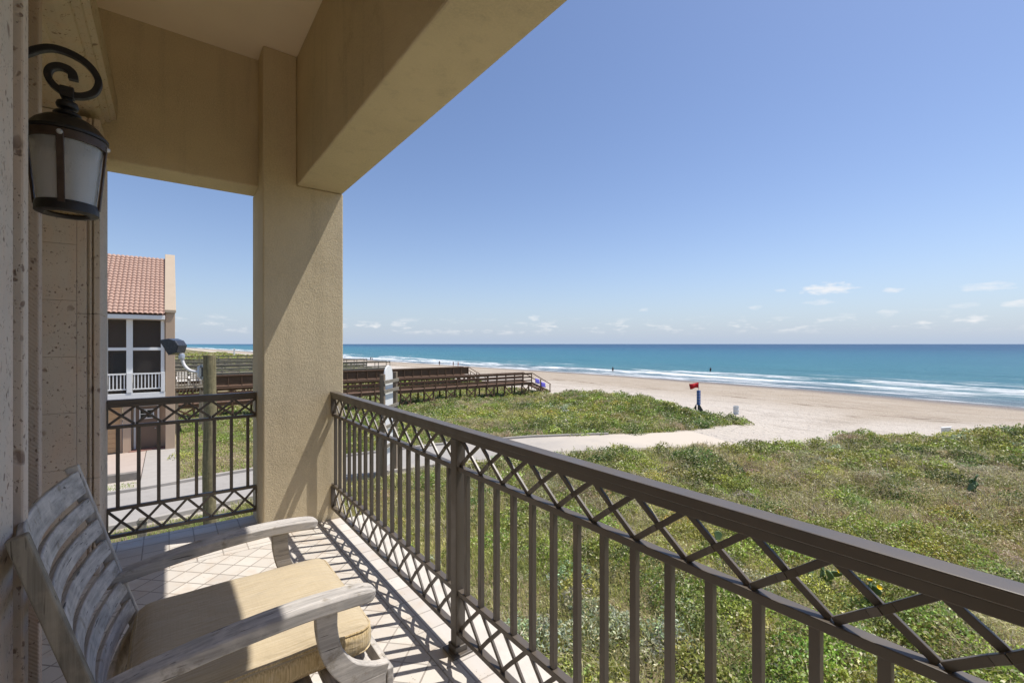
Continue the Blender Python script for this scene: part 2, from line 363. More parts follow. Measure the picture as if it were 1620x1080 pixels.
def grid_mesh(name, xs, ys, zf, mat, attrs={}):
    X, Y = np.meshgrid(xs, ys); nx, ny = len(xs), len(ys); Z = zf(X, Y)
    me = bpy.data.meshes.new(name); n = nx * ny; me.vertices.add(n)
    me.vertices.foreach_set('co', np.stack([X, Y, Z], -1).astype(np.float32).ravel())
    i = (np.arange(ny - 1)[:, None] * nx + np.arange(nx - 1)[None, :]).ravel()
    q = np.stack([i, i + 1, i + nx + 1, i + nx], -1).astype(np.int32); m = len(q)
    me.loops.add(m * 4); me.loops.foreach_set('vertex_index', q.ravel()); me.polygons.add(m)
    me.polygons.foreach_set('loop_start', np.arange(0, 4 * m, 4, dtype=np.int32)); me.update(calc_edges=True)
    me.shade_smooth()
    for k, fn in attrs.items():
        a = me.attributes.new(k, 'FLOAT', 'POINT'); a.data.foreach_set('value', fn(X, Y).astype(np.float32).ravel())
    me.materials.append(mat); o = bpy.data.objects.new(name, me); col.objects.link(o); return o

def m_ground():
    g = G('sand_and_soil'); p = g.pos(); sep = g.nd('ShaderNodeSeparateXYZ'); g.L.new(p, sep.inputs[0])
    veg = g.attr('veg').outputs['Fac']; wet = g.attr('wet').outputs['Fac']
    sand = g.mix(g.noise(p, .5, 6, .6), (.50, .445, .375), (.61, .55, .475))
    sand = g.mix(g.ramp(g.noise(p, 7, 4), [(.45, 0), (.7, .5)]), sand, (.42, .365, .30))
    dots = g.math('MULTIPLY', g.ramp(g.vor(p, 1.7), [(.10, 1), (.22, 0)]), g.ramp(g.noise(p, .3, 4), [(.42, 0), (.6, .6)])); sand = g.mix(dots, sand, (.36, .31, .25))  # dark dots: small shadows of footprints, put into the sand colour
    tan = g.mix(g.noise(p, .35, 6, .65), (.345, .28, .21), (.455, .385, .30))
    sand = g.mix(g.math('ADD', g.attr('tan').outputs['Fac'], g.math('MULTIPLY', g.math('SUBTRACT', g.noise(p, .25, 5), .5), .7), clamp=True), sand, tan)
    # wrack and weed left by the tides
    mp = g.nd('ShaderNodeMapping'); g.L.new(p, mp.inputs[0]); mp.inputs['Scale'].default_value = (1.0, .25, 1)
    wr = g.math('MULTIPLY', g.ramp(g.noise(mp.outputs[0], .55, 6, .75), [(.53, 0), (.60, 1)]), g.attr('wrack').outputs['Fac'])
    sand = g.mix(g.math('MULTIPLY', wr, .85), sand, (.14, .095, .06))
    sand = g.mix(wet, sand, (.19, .155, .125))
    soil = g.mix(g.noise(p, 1.1, 6, .65), (.145, .115, .062), (.31, .255, .145))
    soil = g.mix(g.ramp(g.noise(p, .4, 5), [(.45, 0), (.6, 1)]), soil, (.10, .11, .035))
    g.col(g.mix(g.math('ADD', veg, g.math('MULTIPLY', g.math('SUBTRACT', g.noise(p, 2.5, 4), .5), g.math('MULTIPLY', veg, 1.2)), clamp=True), sand, soil))
    g.put(g.p.inputs['Roughness'], g.math('SUBTRACT', .95, g.math('MULTIPLY', wet, .55))); g.spec(.2)
    ft = g.ramp(g.vor(p, 2.2), [(.12, 0), (.34, 1)]); g.bump(g.math('ADD', g.math('ADD', g.noise(p, 9, 4), g.math('MULTIPLY', g.noise(p, 1.2, 4), 1.6)), g.math('MULTIPLY', ft, .8)), 1.0, .10)
    return g.m
xs = np.concatenate([np.linspace(-600, -50, 12)[:-1], np.arange(-50, -4, 2.0), np.arange(-4, 44, .4), np.arange(44, 110, 2.0), [115, 130, 200]])
ys = np.concatenate([[-600, -300, -150, -80], np.arange(-50, -6, 2.0), np.arange(-6, 46, .4), np.arange(46, 130, 1.6), np.geomspace(132, 6000, 60)])
def twet(x, y): return sstep(-11, -1.5, x - xshore(y))
def ttan(x, y): xv = xveg(y); t = (x - xv) / (xshore(y) - xv); return sstep(.12, .45, t) * .9
def twrack(x, y): xv = xveg(y); t = (x - xv) / (xshore(y) - xv); return np.exp(-((t - .93) / .05) ** 2) + .8 * np.exp(-((t - .38) / .05) ** 2) + .25 * sstep(.02, .1, t) * sstep(.9, .8, t)
tag(grid_mesh('ground', xs, ys, height, m_ground(), {'veg': veg_mask, 'wet': twet, 'tan': ttan, 'wrack': twrack}), kind='structure')

# ------------------------------------------------------------------ sea
def foam_lines(x, y):
    r = x - xshore(y); n = lambda s, k: vnoise(x * 0, y, s, k) - .5
    def ln(c, w, gap, seed, wob=6, sh=0):
        cc = c + n(38, seed) * wob + n(9, seed + 3) * 2.2
        on = sstep(gap, gap + .12, vnoise(x * 0, y + x * .3, 26, seed + 5))
        d = r - cc
        return np.where(d > 0, np.exp(-(d / (w * .5)) ** 2), np.exp(-(d / (w * 1.45)) ** 2)) * on
    f = ln(1.6, 2.0, .12, 40, 2.5) * .85
    f = np.maximum(f, ln(7, 3.2, .42, 50, 5) * .8)
    f = np.maximum(f, ln(14, 5.0, .10, 60, 5) * 1.0)
    f = np.maximum(f, ln(24, 4.0, .36, 70, 7) * .95)
    f = np.maximum(f, ln(36, 2.8, .5, 80, 8) * .7)
    f = np.maximum(f, ln(19, 2.4, .35, 110, 8) * .75); f = np.maximum(f, ln(4, 2.0, .3, 115, 4) * .7); f = np.maximum(f, ln(48, 2.0, .62, 118, 12) * .6)
    f = np.maximum(f, ln(60, 1.8, .72, 90, 12) * .5)
    return np.maximum(f, .44 * sstep(0, 4, r) * sstep(50, 20, r) * (.55 + .9 * vnoise(x, y, 14, 120)))
def sea_z(x, y):
    r = x - xshore(y); z = -6.5 + 0 * x
    for c, h, w, k in ((14, .42, 2.6, 60), (24, .5, 3.0, 70), (36, .4, 3.2, 80), (60, .35, 4, 90), (78, .3, 5, 95)):
        d = r - (c + (vnoise(x * 0, y, 38, k) - .5) * 6); z = z + h * np.exp(-(d / w) ** 2) * (.3 + vnoise(x * 0, y, 26, k + 5))
    return z
def m_water():
    g = G('sea_water'); p = g.pos(); r = g.attr('off').outputs['Fac']; foam = g.attr('foam').outputs['Fac']
    mp = g.nd('ShaderNodeMapping'); g.L.new(p, mp.inputs[0]); mp.inputs['Scale'].default_value = (1, .2, 1)
    q = mp.outputs[0]
    lr = g.math('MULTIPLY', g.math('LOGARITHM', g.math('ADD', g.math('MAXIMUM', r, 0), 1.0), 10), .25)   # 0 at the shore, .5 at 100 m, 1 at 10 km
    lr = g.math('ADD', lr, g.math('MULTIPLY', g.math('SUBTRACT', g.noise(q, .02, 4), .5), .10))
    c = g.ramp(lr, [(0, (.26, .24, .22)), (.24, (.16, .21, .235)), (.34, (.085, .21, .24)), (.5, (.044, .178, .228)), (.62, (.030, .14, .212)), (.74, (.011, .058, .14)), (.9, (.007, .032, .10))])
    c = g.mix(g.ramp(g.noise(q, .09, 5, .6), [(.4, 0), (.7, .55)]), c, g.mix(.6, c, (.015, .085, .16))); c = g.mix(g.ramp(g.noise(q, .5, 6, .7), [(.42, 0), (.66, .55)]), c, g.mix(.55, c, (.10, .26, .31)))
    fn = g.math('ADD', g.math('MULTIPLY', g.noise(q, .8, 7, .75), .6), g.math('MULTIPLY', g.noise(q, .21, 4, .6), .4)); fl = g.math('MULTIPLY', g.math('SUBTRACT', g.math('ADD', foam, g.math('MULTIPLY', g.math('SUBTRACT', fn, .5), 3.6)), .50), 1.8, clamp=True)
    fl = g.math('MULTIPLY', fl, g.math('MULTIPLY', foam, 2.2, clamp=True))
    cap = g.math('MULTIPLY', g.ramp(g.noise(q, .22, 7, .75), [(.715, 0), (.745, .85)]), g.math('MULTIPLY', g.math('SUBTRACT', r, 20), .05, clamp=True))
    fl = g.math('MAXIMUM', fl, cap)
    g.col(g.mix(fl, c, (.82, .83, .82))); g.rough(g.math('ADD', .34, g.math('MULTIPLY', fl, .5))); g.p.inputs['IOR'].default_value = 1.33; g.spec(.12)
    n = g.bump(g.noise(q, .9, 6, .7), 1.0, .9); g.bump(g.noise(q, .12, 4, .6), .6, 1.6, n)
    return g.m
xs = np.concatenate([[-400, -150, -50, 0, 30], np.arange(50, 180, 1.0), np.geomspace(182, 40000, 50)])
ys = np.concatenate([-np.geomspace(40000, 62, 30), np.arange(-60, 420, 3.0), np.geomspace(425, 40000, 60)])
tag(grid_mesh('sea_water', xs, ys, sea_z, m_water(), {'off': lambda x, y: x - xshore(y), 'foam': foam_lines}), kind='structure')

# ------------------------------------------------------------------ road, kerbs, drive
def ribbon(mb, off0, off1, z0, z1, x0, x1, step=.8):
    X = np.arange(x0, x1 + .01, step); prev = None
    rows = []
    for x in X:
        y = float(road_y(x)); s = float((road_y(x + .3) - road_y(x - .3)) / .6); n = Vector((-s, 1, 0)).normalized(); hw = float(np.interp(x, ROADX, RHW))
        a = Vector((x, y, 0)) + n * (math.copysign(hw, off0) + off0 - math.copysign(.0001, off0)); b = Vector((x, y, 0)) + n * (math.copysign(hw, off1) + off1)
        rows.append([(a.x, a.y, z0), (b.x, b.y, z0), (b.x, b.y, z1), (a.x, a.y, z1)])
    vs = [p for r in rows for p in r]; fs = []
    for i in range(len(rows) - 1):
        for j in range(4): fs.append((i * 4 + j, i * 4 + (j + 1) % 4, (i + 1) * 4 + (j + 1) % 4, (i + 1) * 4 + j))
    fs += [(0, 1, 2, 3), tuple((len(rows) - 1) * 4 + j for j in (3, 2, 1, 0))]
    mb.add(vs, fs)
def m_road():
    g = G('sandy_concrete_road'); p = g.pos(); sep = g.nd('ShaderNodeSeparateXYZ'); g.L.new(p, sep.inputs[0])
    c = g.mix(g.noise(p, .8, 6, .6), (.32, .30, .275), (.40, .375, .34)); c = g.mix(g.ramp(g.noise(p, 3.2, 5, .7), [(.5, 0), (.7, .5)]), c, (.26, .24, .215))
    s = g.math('ADD', g.math('MULTIPLY', g.math('SUBTRACT', sep.outputs[0], 12), .11), g.math('SUBTRACT', g.noise(p, .6, 5), .5), clamp=True)
    g.col(g.mix(s, c, (.57, .50, .41))); g.rough(.92); g.spec(.15); g.bump(g.noise(p, 14, 4), .4, .02); return g.m
ROADM = m_road()
rb = MB(); ribbon(rb, -.02, .02, GZ - .2, GZ + .02, -50, 24.4); tag(rb.build('road', ROADM), kind='structure')
kb = MB(); ribbon(kb, .03, .17, GZ - .2, GZ + .13, -50, 19.8); tag(kb.build('kerb', CONC, bevel=.02), kind='structure')
kb = MB(); ribbon(kb, -.17, -.03, GZ - .2, GZ + .15, -50, 11); tag(kb.build('kerb', CONC, bevel=.02), kind='structure')
def m_drive():
    g = G('pinkish_concrete_drive'); p = g.pos(); g.col(g.mix(g.noise(p, 1.2, 6, .6), (.40, .32, .27), (.50, .43, .37))); g.rough(.9); g.spec(.15); g.bump(g.noise(p, 30, 3), .3, .01); return g.m
tag(MB().box(-8.5, -.85, 23.2, 28.55, GZ - .2, GZ + .06).build('driveway', m_drive()), kind='structure')
tag(MB().box(-.82, .30, 21.2, 30.6, GZ - .2, GZ + .07).build('footpath', CONC), kind='structure')
tag(MB().box(-8.5, -.85, 22.9, 23.17, GZ - .2, GZ + .30).build('kerb', m_plain('stained_kerb', (.24, .215, .19), .9, .3, 4, .5, 40, spec=.15), bevel=.02), kind='structure')

# ------------------------------------------------------------------ the balcony's own building
bld = empty('balcony_building', (-.6, 0, 0), 'tan stucco beach house with open balcony, stone trim and thick corner column', 'building')
COLX0, COLX1, COLY0, COLY1, SOF, CZ = .586, 1.192, 3.96, 4.50, 2.745, 3.775
MB().prism([(COLX0, -4.0), (COLX1, -4.0), (COLX1, SOF - .002), (.828, SOF - .002), (.828, CZ), (COLX0, CZ)], 1, COLY0, 4.198).box(COLX0 + .001, COLX1 - .001, 4.1985, COLY1, -4.0, SOF - .002).build('column', STUCCO, bld, bevel=.01)
MB().box(.83, 1.19, -3.6, COLY0 + .25, SOF, 4.3).build('beam', STUCCO, bld, bevel=.012)
MB().box(-.62, .828, 4.2, 4.50, SOF, 4.3).box(.8281, 1.19, 4.2102, 4.5, SOF, 4.3).build('beam', STUCCO, bld, bevel=.012)
MB().box(-.62, .829, -3.6, 4.199, CZ, CZ + .2).build('ceiling', CEIL, bld)
MB().box(-.9, 1.3, -3.7, 4.6, 4.302, 4.5).build('roof_slab', STUCCO, bld)
MB().box(-.9, -.62, -3.6, 4.2, -4.0, 4.3).box(-3.5, -.9, 4.0, 4.2, -4, 4.3).build('wall', STUCCO, bld)
MB().box(-.62, 1.19, -3.9, -3.6, -4.0, 4.3).build('end_wall', STUCCO, bld)
# floor: slab, diagonal field, straight borders, ledge
MB().box(-.615, 1.17, -3.6, 4.56, -.35, -.03).build('floor_slab', STUCCO, bld)
MB().box(-.615, .985, -3.58, 3.74, -.029, 0).build('tile_floor', TILE_D, bld)
MB().box(-.615, .985, 3.744, 4.47, -.029, 0).build('tile_border', TILE_S, bld)
MB().box(.989, 1.175, -3.58, 3.955, -.029, .001).build('tile_border', TILE_S, bld)
MB().box(1.179, 1.42, -3.6, 3.955, -.22, -.012).build('ledge', LEDGE, bld, bevel=.012)
# stone: pilaster at the far end with mouldings, jamb steps by the lantern, cornice
def stepped(mb, xs_y, z0, z1):
    """plan outline: (x0,x1,y0,y1) blocks"""
    for b in xs_y: mb.box(*b, z0, z1)
pil = MB(); z = 0.0; k = 0
while z < 2.9:
    z1 = min(z + .348, 2.9); pil.box(-.618, -.455, 3.9, 4.18, z, z1 - .0015); z = z1
pil.build('stone_pilaster', STONE, bld, bevel=.0012, segs=1)
md = MB(); z = 0
for zz in ((0, .62), (.6215, 1.66), (1.6615, 2.9)):
    md.box(-.4545, -.408, 3.906, 4.18, *zz); md.box(-.4065, -.398, 3.916, 4.18, *zz); md.box(-.397, -.384, 3.906, 4.18, *zz); md.box(-.3835, -.376, 3.918, 4.18, *zz); md.box(-.375, -.345, 3.9, 4.36, *zz)
md.build('stone_moulding', STONE, bld, bevel=.004)
j = MB(); j.box(-.618, -.412, 2.6, 2.66, 0, 3.4); j.build('stone_jamb', STONE_S, bld, bevel=.005)
j = MB(); j.box(-.618, -.305, 1.75, 1.80, 0, 3.4); j.build('stone_jamb', STONE, bld, bevel=.006)
j = MB(); j.box(-.618, -.312, .55, 1.685, 0, 3.4); j.build('stone_jamb', STONE, bld, bevel=.008)
cor = MB(); prof = [(-.62, 2.905), (-.50, 2.905), (-.495, 2.925), (-.455, 2.935), (-.45, 2.95), (-.40, 2.955), (-.375, 2.965), (-.35, 2.985), (-.345, 3.0), (-.315, 3.005), (-.31, 3.02), (-.285, 3.03), (-.28, 3.08), (-.28, 3.16), (-.62, 3.16)]
cor.prism(prof, 1, 1.81, 4.197); cor.build('stone_cornice', m_stone('cornice_stone', (.50, .42, .31)), bld)

# ------------------------------------------------------------------ iron railings
STRAP_W = .017
def railing(name, origin, horizontal, spans, posts, label, posn):
    """horizontal: 'y' runs along Y at x=posn (inner face), 'x' runs along X at y=posn"""
    root = empty(name, origin, label, 'railing')
    T = (lambda a, w, z: (posn + w, a, z)) if horizontal == 'y' else (lambda a, w, z: (a, posn + w, z))
    def bx(mb, a0, a1, w0, w1, z0, z1):
        p, q = T(a0, w0, z0), T(a1, w1, z1); mb.box(min(p[0], q[0]), max(p[0], q[0]), min(p[1], q[1]), max(p[1], q[1]), z0, z1)
    lo_, hi_ = min(s[0] for s in spans), max(s[1] for s in spans)
    m = MB(); bx(m, lo_, hi_, 0, .058, 1.044, 1.072); m.build('handrail', IRON, root, bevel=.003)
    m = MB(); bx(m, lo_, hi_, .006, .052, 1.018, 1.0435); m.build('rail_channel', IRON, root, bevel=.002)
    c = .029
    for a0, a1 in spans:
        for n_, z0, z1 in (('upper_bar', .866, .890), ('lower_bar', .281, .304), ('bottom_bar', .088, .112)):
            m = MB(); bx(m, a0, a1, c - .016, c + .016, z0, z1); m.build(n_, IRON, root, bevel=.002)
        nb = round((a1 - a0) / .1175); st = (a1 - a0) / nb
        for i in range(nb if True else 0):
            a = a0 + st * (i + .5); m = MB(); bx(m, a - .011, a + .011, c - .011, c + .011, .3045, .8655); m.build('baluster', IRON, root, bevel=.0015, segs=1)
        nx = round((a1 - a0) / .164); sx = (a1 - a0) / nx
        for z0, z1 in ((.892, 1.0175), (.114, .2795)):
            for i in range(nx):
                p0, p1 = a0 + sx * i, a0 + sx * (i + 1); m = MB(); e = .004
                side = (1, 0, 0) if horizontal == 'y' else (0, 1, 0)
                # one strap runs through, the crossing strap is bent round it at the middle
                m.bar(T(p0 + e, c + .004, z0), T(p1 - e, c + .004, z1), STRAP_W, .010, side)
                mid = (p0 + p1) / 2; zm = (z0 + z1) / 2; bow = -.009
                pts = [T(p1 - e, c, z0), T(mid + sx * .12, c + bow * .5, zm - (z1 - z0) * .12), T(mid, c + bow, zm), T(mid - sx * .12, c + bow * .5, zm + (z1 - z0) * .12), T(p0 + e, c, z1)]
                for q0, q1 in zip(pts[:-1], pts[1:]): m.bar(q0, q1, STRAP_W, .010, side)
                m.build('lattice_cross', IRON, root, bevel=.001, segs=1)
        for a, sg in ((a0, 1), (a1, -1)):
            for z0, z1 in ((.8905, 1.0175), (.1125, .2805)):
                m = MB(); bx(m, min(a, a + sg * .006), max(a, a + sg * .006), c - .022, c + .022, z0, z1); m.build('end_plate', IRON, root)
    for a in posts:
        m = MB(); bx(m, a - .025, a + .025, c - .025, c + .025, .012, 1.0175); po = m.build('post', IRON, root, bevel=.003)
        m = MB(); bx(m, a - .055, a + .055, c - .055, c + .055, .002, .0115); bx(m, a - .034, a + .034, c - .034, c + .034, .0117, .04); m.build('base_plate', IRON, po, bevel=.003)
    return root
RX = 1.082
railing('balcony_railing', (RX, 1.9, 0), 'y', [(1.925, 3.957), (-.15, 1.875), (-2.225, -.2)], [1.9, -.175], 'long bronze iron railing with crossed straps facing the sea', RX)
railing('balcony_railing', (.1, 4.3, 0), 'x', [(-.343, .583)], [], 'short bronze iron railing between stone pilaster and stucco column', 4.27)

# ------------------------------------------------------------------ wall lantern
LX, LY = -.25, 1.97
lan = empty('wall_lantern', (LX, LY, 1.88), 'black iron lantern with frosted glass hanging from a scroll on the stone wall', 'lantern')
sp = [(-.60, 2.10), (-.56, 2.16), (-.50, 2.215), (-.42, 2.275)]
sp = [(-.62, 2.24), (-.52, 2.25), (-.42, 2.285), (-.37, 2.318), (-.338, 2.342), (-.314, 2.363), (-.285, 2.378), (-.252, 2.379), (-.216, 2.367), (-.19, 2.343), (-.177, 2.310), (-.186, 2.276), (-.208, 2.256), (-.233, 2.248), (-.26, 2.253), (-.282, 2.268), (-.293, 2.291), (-.288, 2.314), (-.271, 2.327), (-.252, 2.327), (-.238, 2.316), (-.236, 2.296)]
pth = smoothpath([(x, LY, z_) for x, z_ in sp], 5); path = []
for i, p in enumerate(pth):
    d = (pth[min(i + 1, len(pth) - 1)] - pth[max(i - 1, 0)]).normalized(); path.append((p, (0, 1, 0), Vector((0, 1, 0)).cross(d)))
nn = len(path); sects = []
for i in range(nn):
    w = .011; h = .009 + .003 * max(0, (i - nn * .8) / (nn * .2)); sects.append([(-w, -h), (w, -h), (w, h), (-w, h)])
m = MB(); m.sweep(path, sects); m.build('scroll_bracket', BLACKIRON, lan, smooth=True, bevel=.002)
m = MB(); m.lathe((-.6, LY, 2.24), [(0.0, -.1), (.05, -.1), (.06, -.09), (.06, .09), (.05, .1), (0, .1)], 20)
m.build('wall_plate', BLACKIRON, lan, smooth=True)
m = MB(); m.box(LX - .016, LX + .016, LY - .016, LY + .016, 2.236, 2.268)
m.lathe((LX, LY, 0), [(.0, 2.236), (.012, 2.235), (.014, 2.226), (.024, 2.222), (.027, 2.212), (.024, 2.203), (.014, 2.199), (.013, 2.195), (.03, 2.19), (.034, 2.183), (.03, 2.177), (.016, 2.174), (.0, 2.172)], 24)
m.build('finial', BLACKIRON, lan, smooth=True, bevel=.0015)
m = MB(); m.lathe((LX, LY, 0), [(.0, 2.176), (.03, 2.174), (.055, 2.166), (.075, 2.15), (.088, 2.132), (.094, 2.124), (.098, 2.12), (.098, 2.112), (.092, 2.11), (.0, 2.112)], 40)
m.build('cap', BLACKIRON, lan, smooth=True)
m = MB(); m.lathe((LX, LY, 0), [(.089, 2.1095), (.094, 2.1095), (.092, 2.085), (.087, 2.085), (.089, 2.1095)], 40); m.build('upper_ring', RUST, lan, smooth=True)
m = MB(); m.lathe((LX, LY, 0), [(.086, 2.105), (.0665, 1.90), (.063, 1.90), (.082, 2.105), (.086, 2.105)], 40); m.build('glass', LGLASS, lan, smooth=True)
m = MB(); m.lathe((LX, LY, 0), [(.066, 1.905), (.0725, 1.905), (.0745, 1.896), (.0745, 1.876), (.066, 1.872), (.052, 1.872), (.046, 1.878), (.046, 1.882), (.062, 1.888), (.066, 1.905)], 40); m.build('lower_ring', BLACKIRON, lan, smooth=True)
base = MB(); base.lathe((LX, LY, 0), [(0, 1.884), (.05, 1.884), (.05, 1.887), (0, 1.887)], 30); base.build('bottom_glass', m_plain('amber_glass', (.32, .23, .12), .3, .2, 30, .1), lan, smooth=True)
for ang in (-93, -3, 87, 177):
    a = R(ang); ca, sa = math.cos(a), math.sin(a); m = MB()
    m.bar((LX + .0915 * ca, LY + .0915 * sa, 2.10), (LX + .0735 * ca, LY + .0735 * sa, 1.895), .017, .006, (ca, sa, 0)); rib = m.build('rib', RUST, lan, bevel=.001, segs=1)
    m = MB(); m.tube([(LX + .094 * ca, LY + .094 * sa, 2.097), (LX + .101 * ca, LY + .101 * sa, 2.097)], [.008, .005], 10); m.build('rivet', CHROME, rib, smooth=True)

# ------------------------------------------------------------------ teak armchair and its cushion
CY0, CY1 = 1.535, 2.275
ch = empty('armchair', (.2, 1.905, 0), 'weathered grey teak armchair with curved slat back against the stone wall', 'armchair')
BT = Vector((-.262, 0, 1.03)); BB = Vector((-.065, 0, .34)); bd = (BT - BB).normalized(); bn = Vector((bd.z, 0, -bd.x))
def on_back(t, y, n=0): p = BB + (BT - BB) * t; return Vector((p.x + bn.x * n, y, p.z + bn.z * n))
for y in (CY0 - .008, CY1 + .008):
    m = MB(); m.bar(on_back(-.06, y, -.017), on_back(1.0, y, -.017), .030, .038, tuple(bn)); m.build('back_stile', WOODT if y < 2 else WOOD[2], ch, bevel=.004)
NS = 8
for i in range(NS):
    last = i == NS - 1; t0 = .075 + i * .118; hh = .0285 if not last else .043; tc_ = t0 + (.012 if last else 0)
    path = []
    for k_ in range(15):
        s_ = k_ / 14; y = CY0 + .0075 + (CY1 - CY0 - .015) * s_; bow = -.055 * (1 - (2 * s_ - 1) ** 2) - .011
        path.append((on_back(tc_, y, bow), tuple(bn), tuple(bd)))
    m = MB(); m.sweep(path, [(-.009, -hh), (.009, -hh), (.009, hh), (-.009, hh)]); m.build('top_rail' if last else 'back_slat', WOOD[1], ch, smooth=True, bevel=.004)
for y, s_ in ((CY0 - .005, -1), (CY1 + .005, 1)):
    cen = smoothpath([(-.185, 0, .575), (-.05, 0, .603), (.12, 0, .627), (.32, 0, .640), (.47, 0, .636), (.565, 0, .626)], 6)
    path = []; sects = []; L_ = len(cen)
    for i, p in enumerate(cen):
        d = (cen[min(i + 1, L_ - 1)] - cen[max(i - 1, 0)]).normalized(); up = Vector((0, 1, 0)).cross(d) * -1
        tt = i / (L_ - 1); w = .030 + .012 * math.sin(tt * 2.6); h = .021
        if tt > .9: e = math.sqrt(max(0, 1 - ((tt - .9) / .1) ** 2)); w *= .45 + .55 * e; h *= .55 + .45 * e
        path.append((Vector((p.x, y + .006 * s_ * math.sin(tt * 3), p.z)), (0, 1, 0), tuple(up)))
        sects.append([(-w, -h), (w, -h), (w, h), (-w, h)])
    m = MB(); m.sweep(path, sects); m.build('armrest', WOOD[0], ch, smooth=True, bevel=.006)
    # curved front support under the arm
    cen = smoothpath([(.405, 0, .612), (.408, 0, .54), (.428, 0, .46), (.475, 0, .39), (.545, 0, .345), (.60, 0, .325)], 6); path = []; sects = []; L_ = len(cen)
    for i, p in enumerate(cen):
        d = (cen[min(i + 1, L_ - 1)] - cen[max(i - 1, 0)]).normalized(); up = Vector((0, 1, 0)).cross(d); tt = i / (L_ - 1)
        path.append((Vector((p.x, y, p.z)), (0, 1, 0), tuple(up))); b_ = .034 - .004 * math.sin(tt * 3.1) + .012 * tt * tt; sects.append([(-.0165, -b_), (.0165, -b_), (.0165, b_), (-.0165, b_)])
    m = MB(); m.sweep(path, sects); m.build('arm_support', WOOD[0], ch, smooth=True, bevel=.004)
    m = MB(); m.bar((-.10, y, .325), (.60, y, .315), .034, .055); m.build('seat_rail', WOOD[0], ch, bevel=.004)
    m = MB(); m.bar((.555, y, .287), (.575, y, 0), .04, .05, (1, 0, 0)); m.build('leg', WOOD[2], ch, bevel=.004)
    m = MB(); m.bar((-.09, y, .297), (-.17, y, 0), .034, .05, (1, 0, 0)); m.build('leg', WOOD[2], ch, bevel=.004)
m = MB(); m.bar((.617, CY0 - .02, .318), (.617, CY1 + .02, .318), .024, .06); m.build('front_rail', WOOD[1], ch, bevel=.004)
for i in range(7):
    x = -.03 + i * .095; m = MB(); m.bar((x, CY0 + .014, .345), (x, CY1 - .014, .345), .065, .018); m.build('seat_slat', WOOD[1], ch, bevel=.003)

def pillow(x0, x1, y0, y1, z0, z1, nx=30, ny=30, nz=8):
    """rounded box cushion with crowned faces and pulled corners"""
    m = MB(); bm = bmesh.new(); bmesh.ops.create_cube(bm, size=2)
    bmesh.ops.subdivide_edges(bm, edges=bm.edges[:], cuts=24, use_grid_fill=True)
    hx, hy, hz = (x1 - x0) / 2, (y1 - y0) / 2, (z1 - z0) / 2
    for v in bm.verts:
        x, y, z_ = v.co; X = x * hx; Y = y * hy; Z = z_ * hz; r = .045
        q = Vector((X, Y, Z)); inner = Vector((max(-hx + r, min(hx - r, X)), max(-hy + r, min(hy - r, Y)), max(-hz + r, min(hz - r, Z))))
        dlt = q - inner
        if dlt.length > 1e-6: q = inner + dlt.normalized() * r
        edge = (1 - x ** 4) * (1 - y ** 4); q.z += .016 * edge * z_
        q.x += .010 * (1 - y ** 4) * (1 - z_ * z_) * x; q.y += .012 * (1 - x ** 4) * (1 - z_ * z_) * y
        q.z += (float(vnoise(np.array(q.x + 5), np.array(q.y), .11, 3)) - .5) * .007; q.y += (float(vnoise(np.array(q.x + 9), np.array(q.z), .05, 4)) - .5) * .006 * abs(y) ** 6
        v.co = q + Vector(((x0 + x1) / 2, (y0 + y1) / 2, (z0 + z1) / 2))
    m.v = [tuple(v.co) for v in bm.verts]; m.f = [tuple(v.index for v in f.verts) for f in bm.faces]; bm.free(); return m
cu = pillow(-.095, .585, 1.585, 2.235, .372, .49).build('seat_cushion', FABRIC, None, smooth=True)
tag(cu, 'gold fabric seat cushion lying on the weathered teak armchair', 'cushion')
ring = [(-.10, 1.60), (.585, 1.60), (.585, 2.22), (-.10, 2.22)]
def round_ring(x0, x1, y0, y1, r, z_):
    pts = []
    for cx, cy, a0 in ((x1 - r, y1 - r, 0), (x0 + r, y1 - r, 90), (x0 + r, y0 + r, 180), (x1 - r, y0 + r, 270)):
        for k_ in range(7): a = R(a0 + k_ * 15); pts.append((cx + r * math.cos(a), cy + r * math.sin(a), z_))
    return pts + pts[:1]
m = MB(); m.tube(round_ring(-.088, .581, 1.588, 2.232, .045, .468), .0045, 6, False); m.build('piping', FABRIC, cu, smooth=True)
m = MB(); m.tube(round_ring(-.088, .581, 1.588, 2.232, .045, .394), .0045, 6, False); m.build('piping', FABRIC, cu, smooth=True)

# ------------------------------------------------------------------ neighbouring house
hs = empty('neighbour_house', (-4, 33, GZ), 'tan house with terracotta tile roof, screened porch and garage beyond the road', 'house')
HY = 28.5
def m_rooftile():
    g = G('terracotta_tile'); p = g.obj(); c = g.mix(g.noise(p, 1.1, 5), (.33, .19, .14), (.47, .32, .25))
    cell = g.vor(g.obj((3.6, 2.6, .1)), 1.0, 'F1', 'Color'); c = g.mix(.45, c, g.mix(g.nd('ShaderNodeSeparateColor').outputs[0] if False else g.noise(p, 9, 3), (.29, .16, .115), (.60, .45, .37)))
    g.col(c); g.rough(.85); g.spec(.2); g.bump(g.noise(p, 40, 3), .2, .01); return g.m
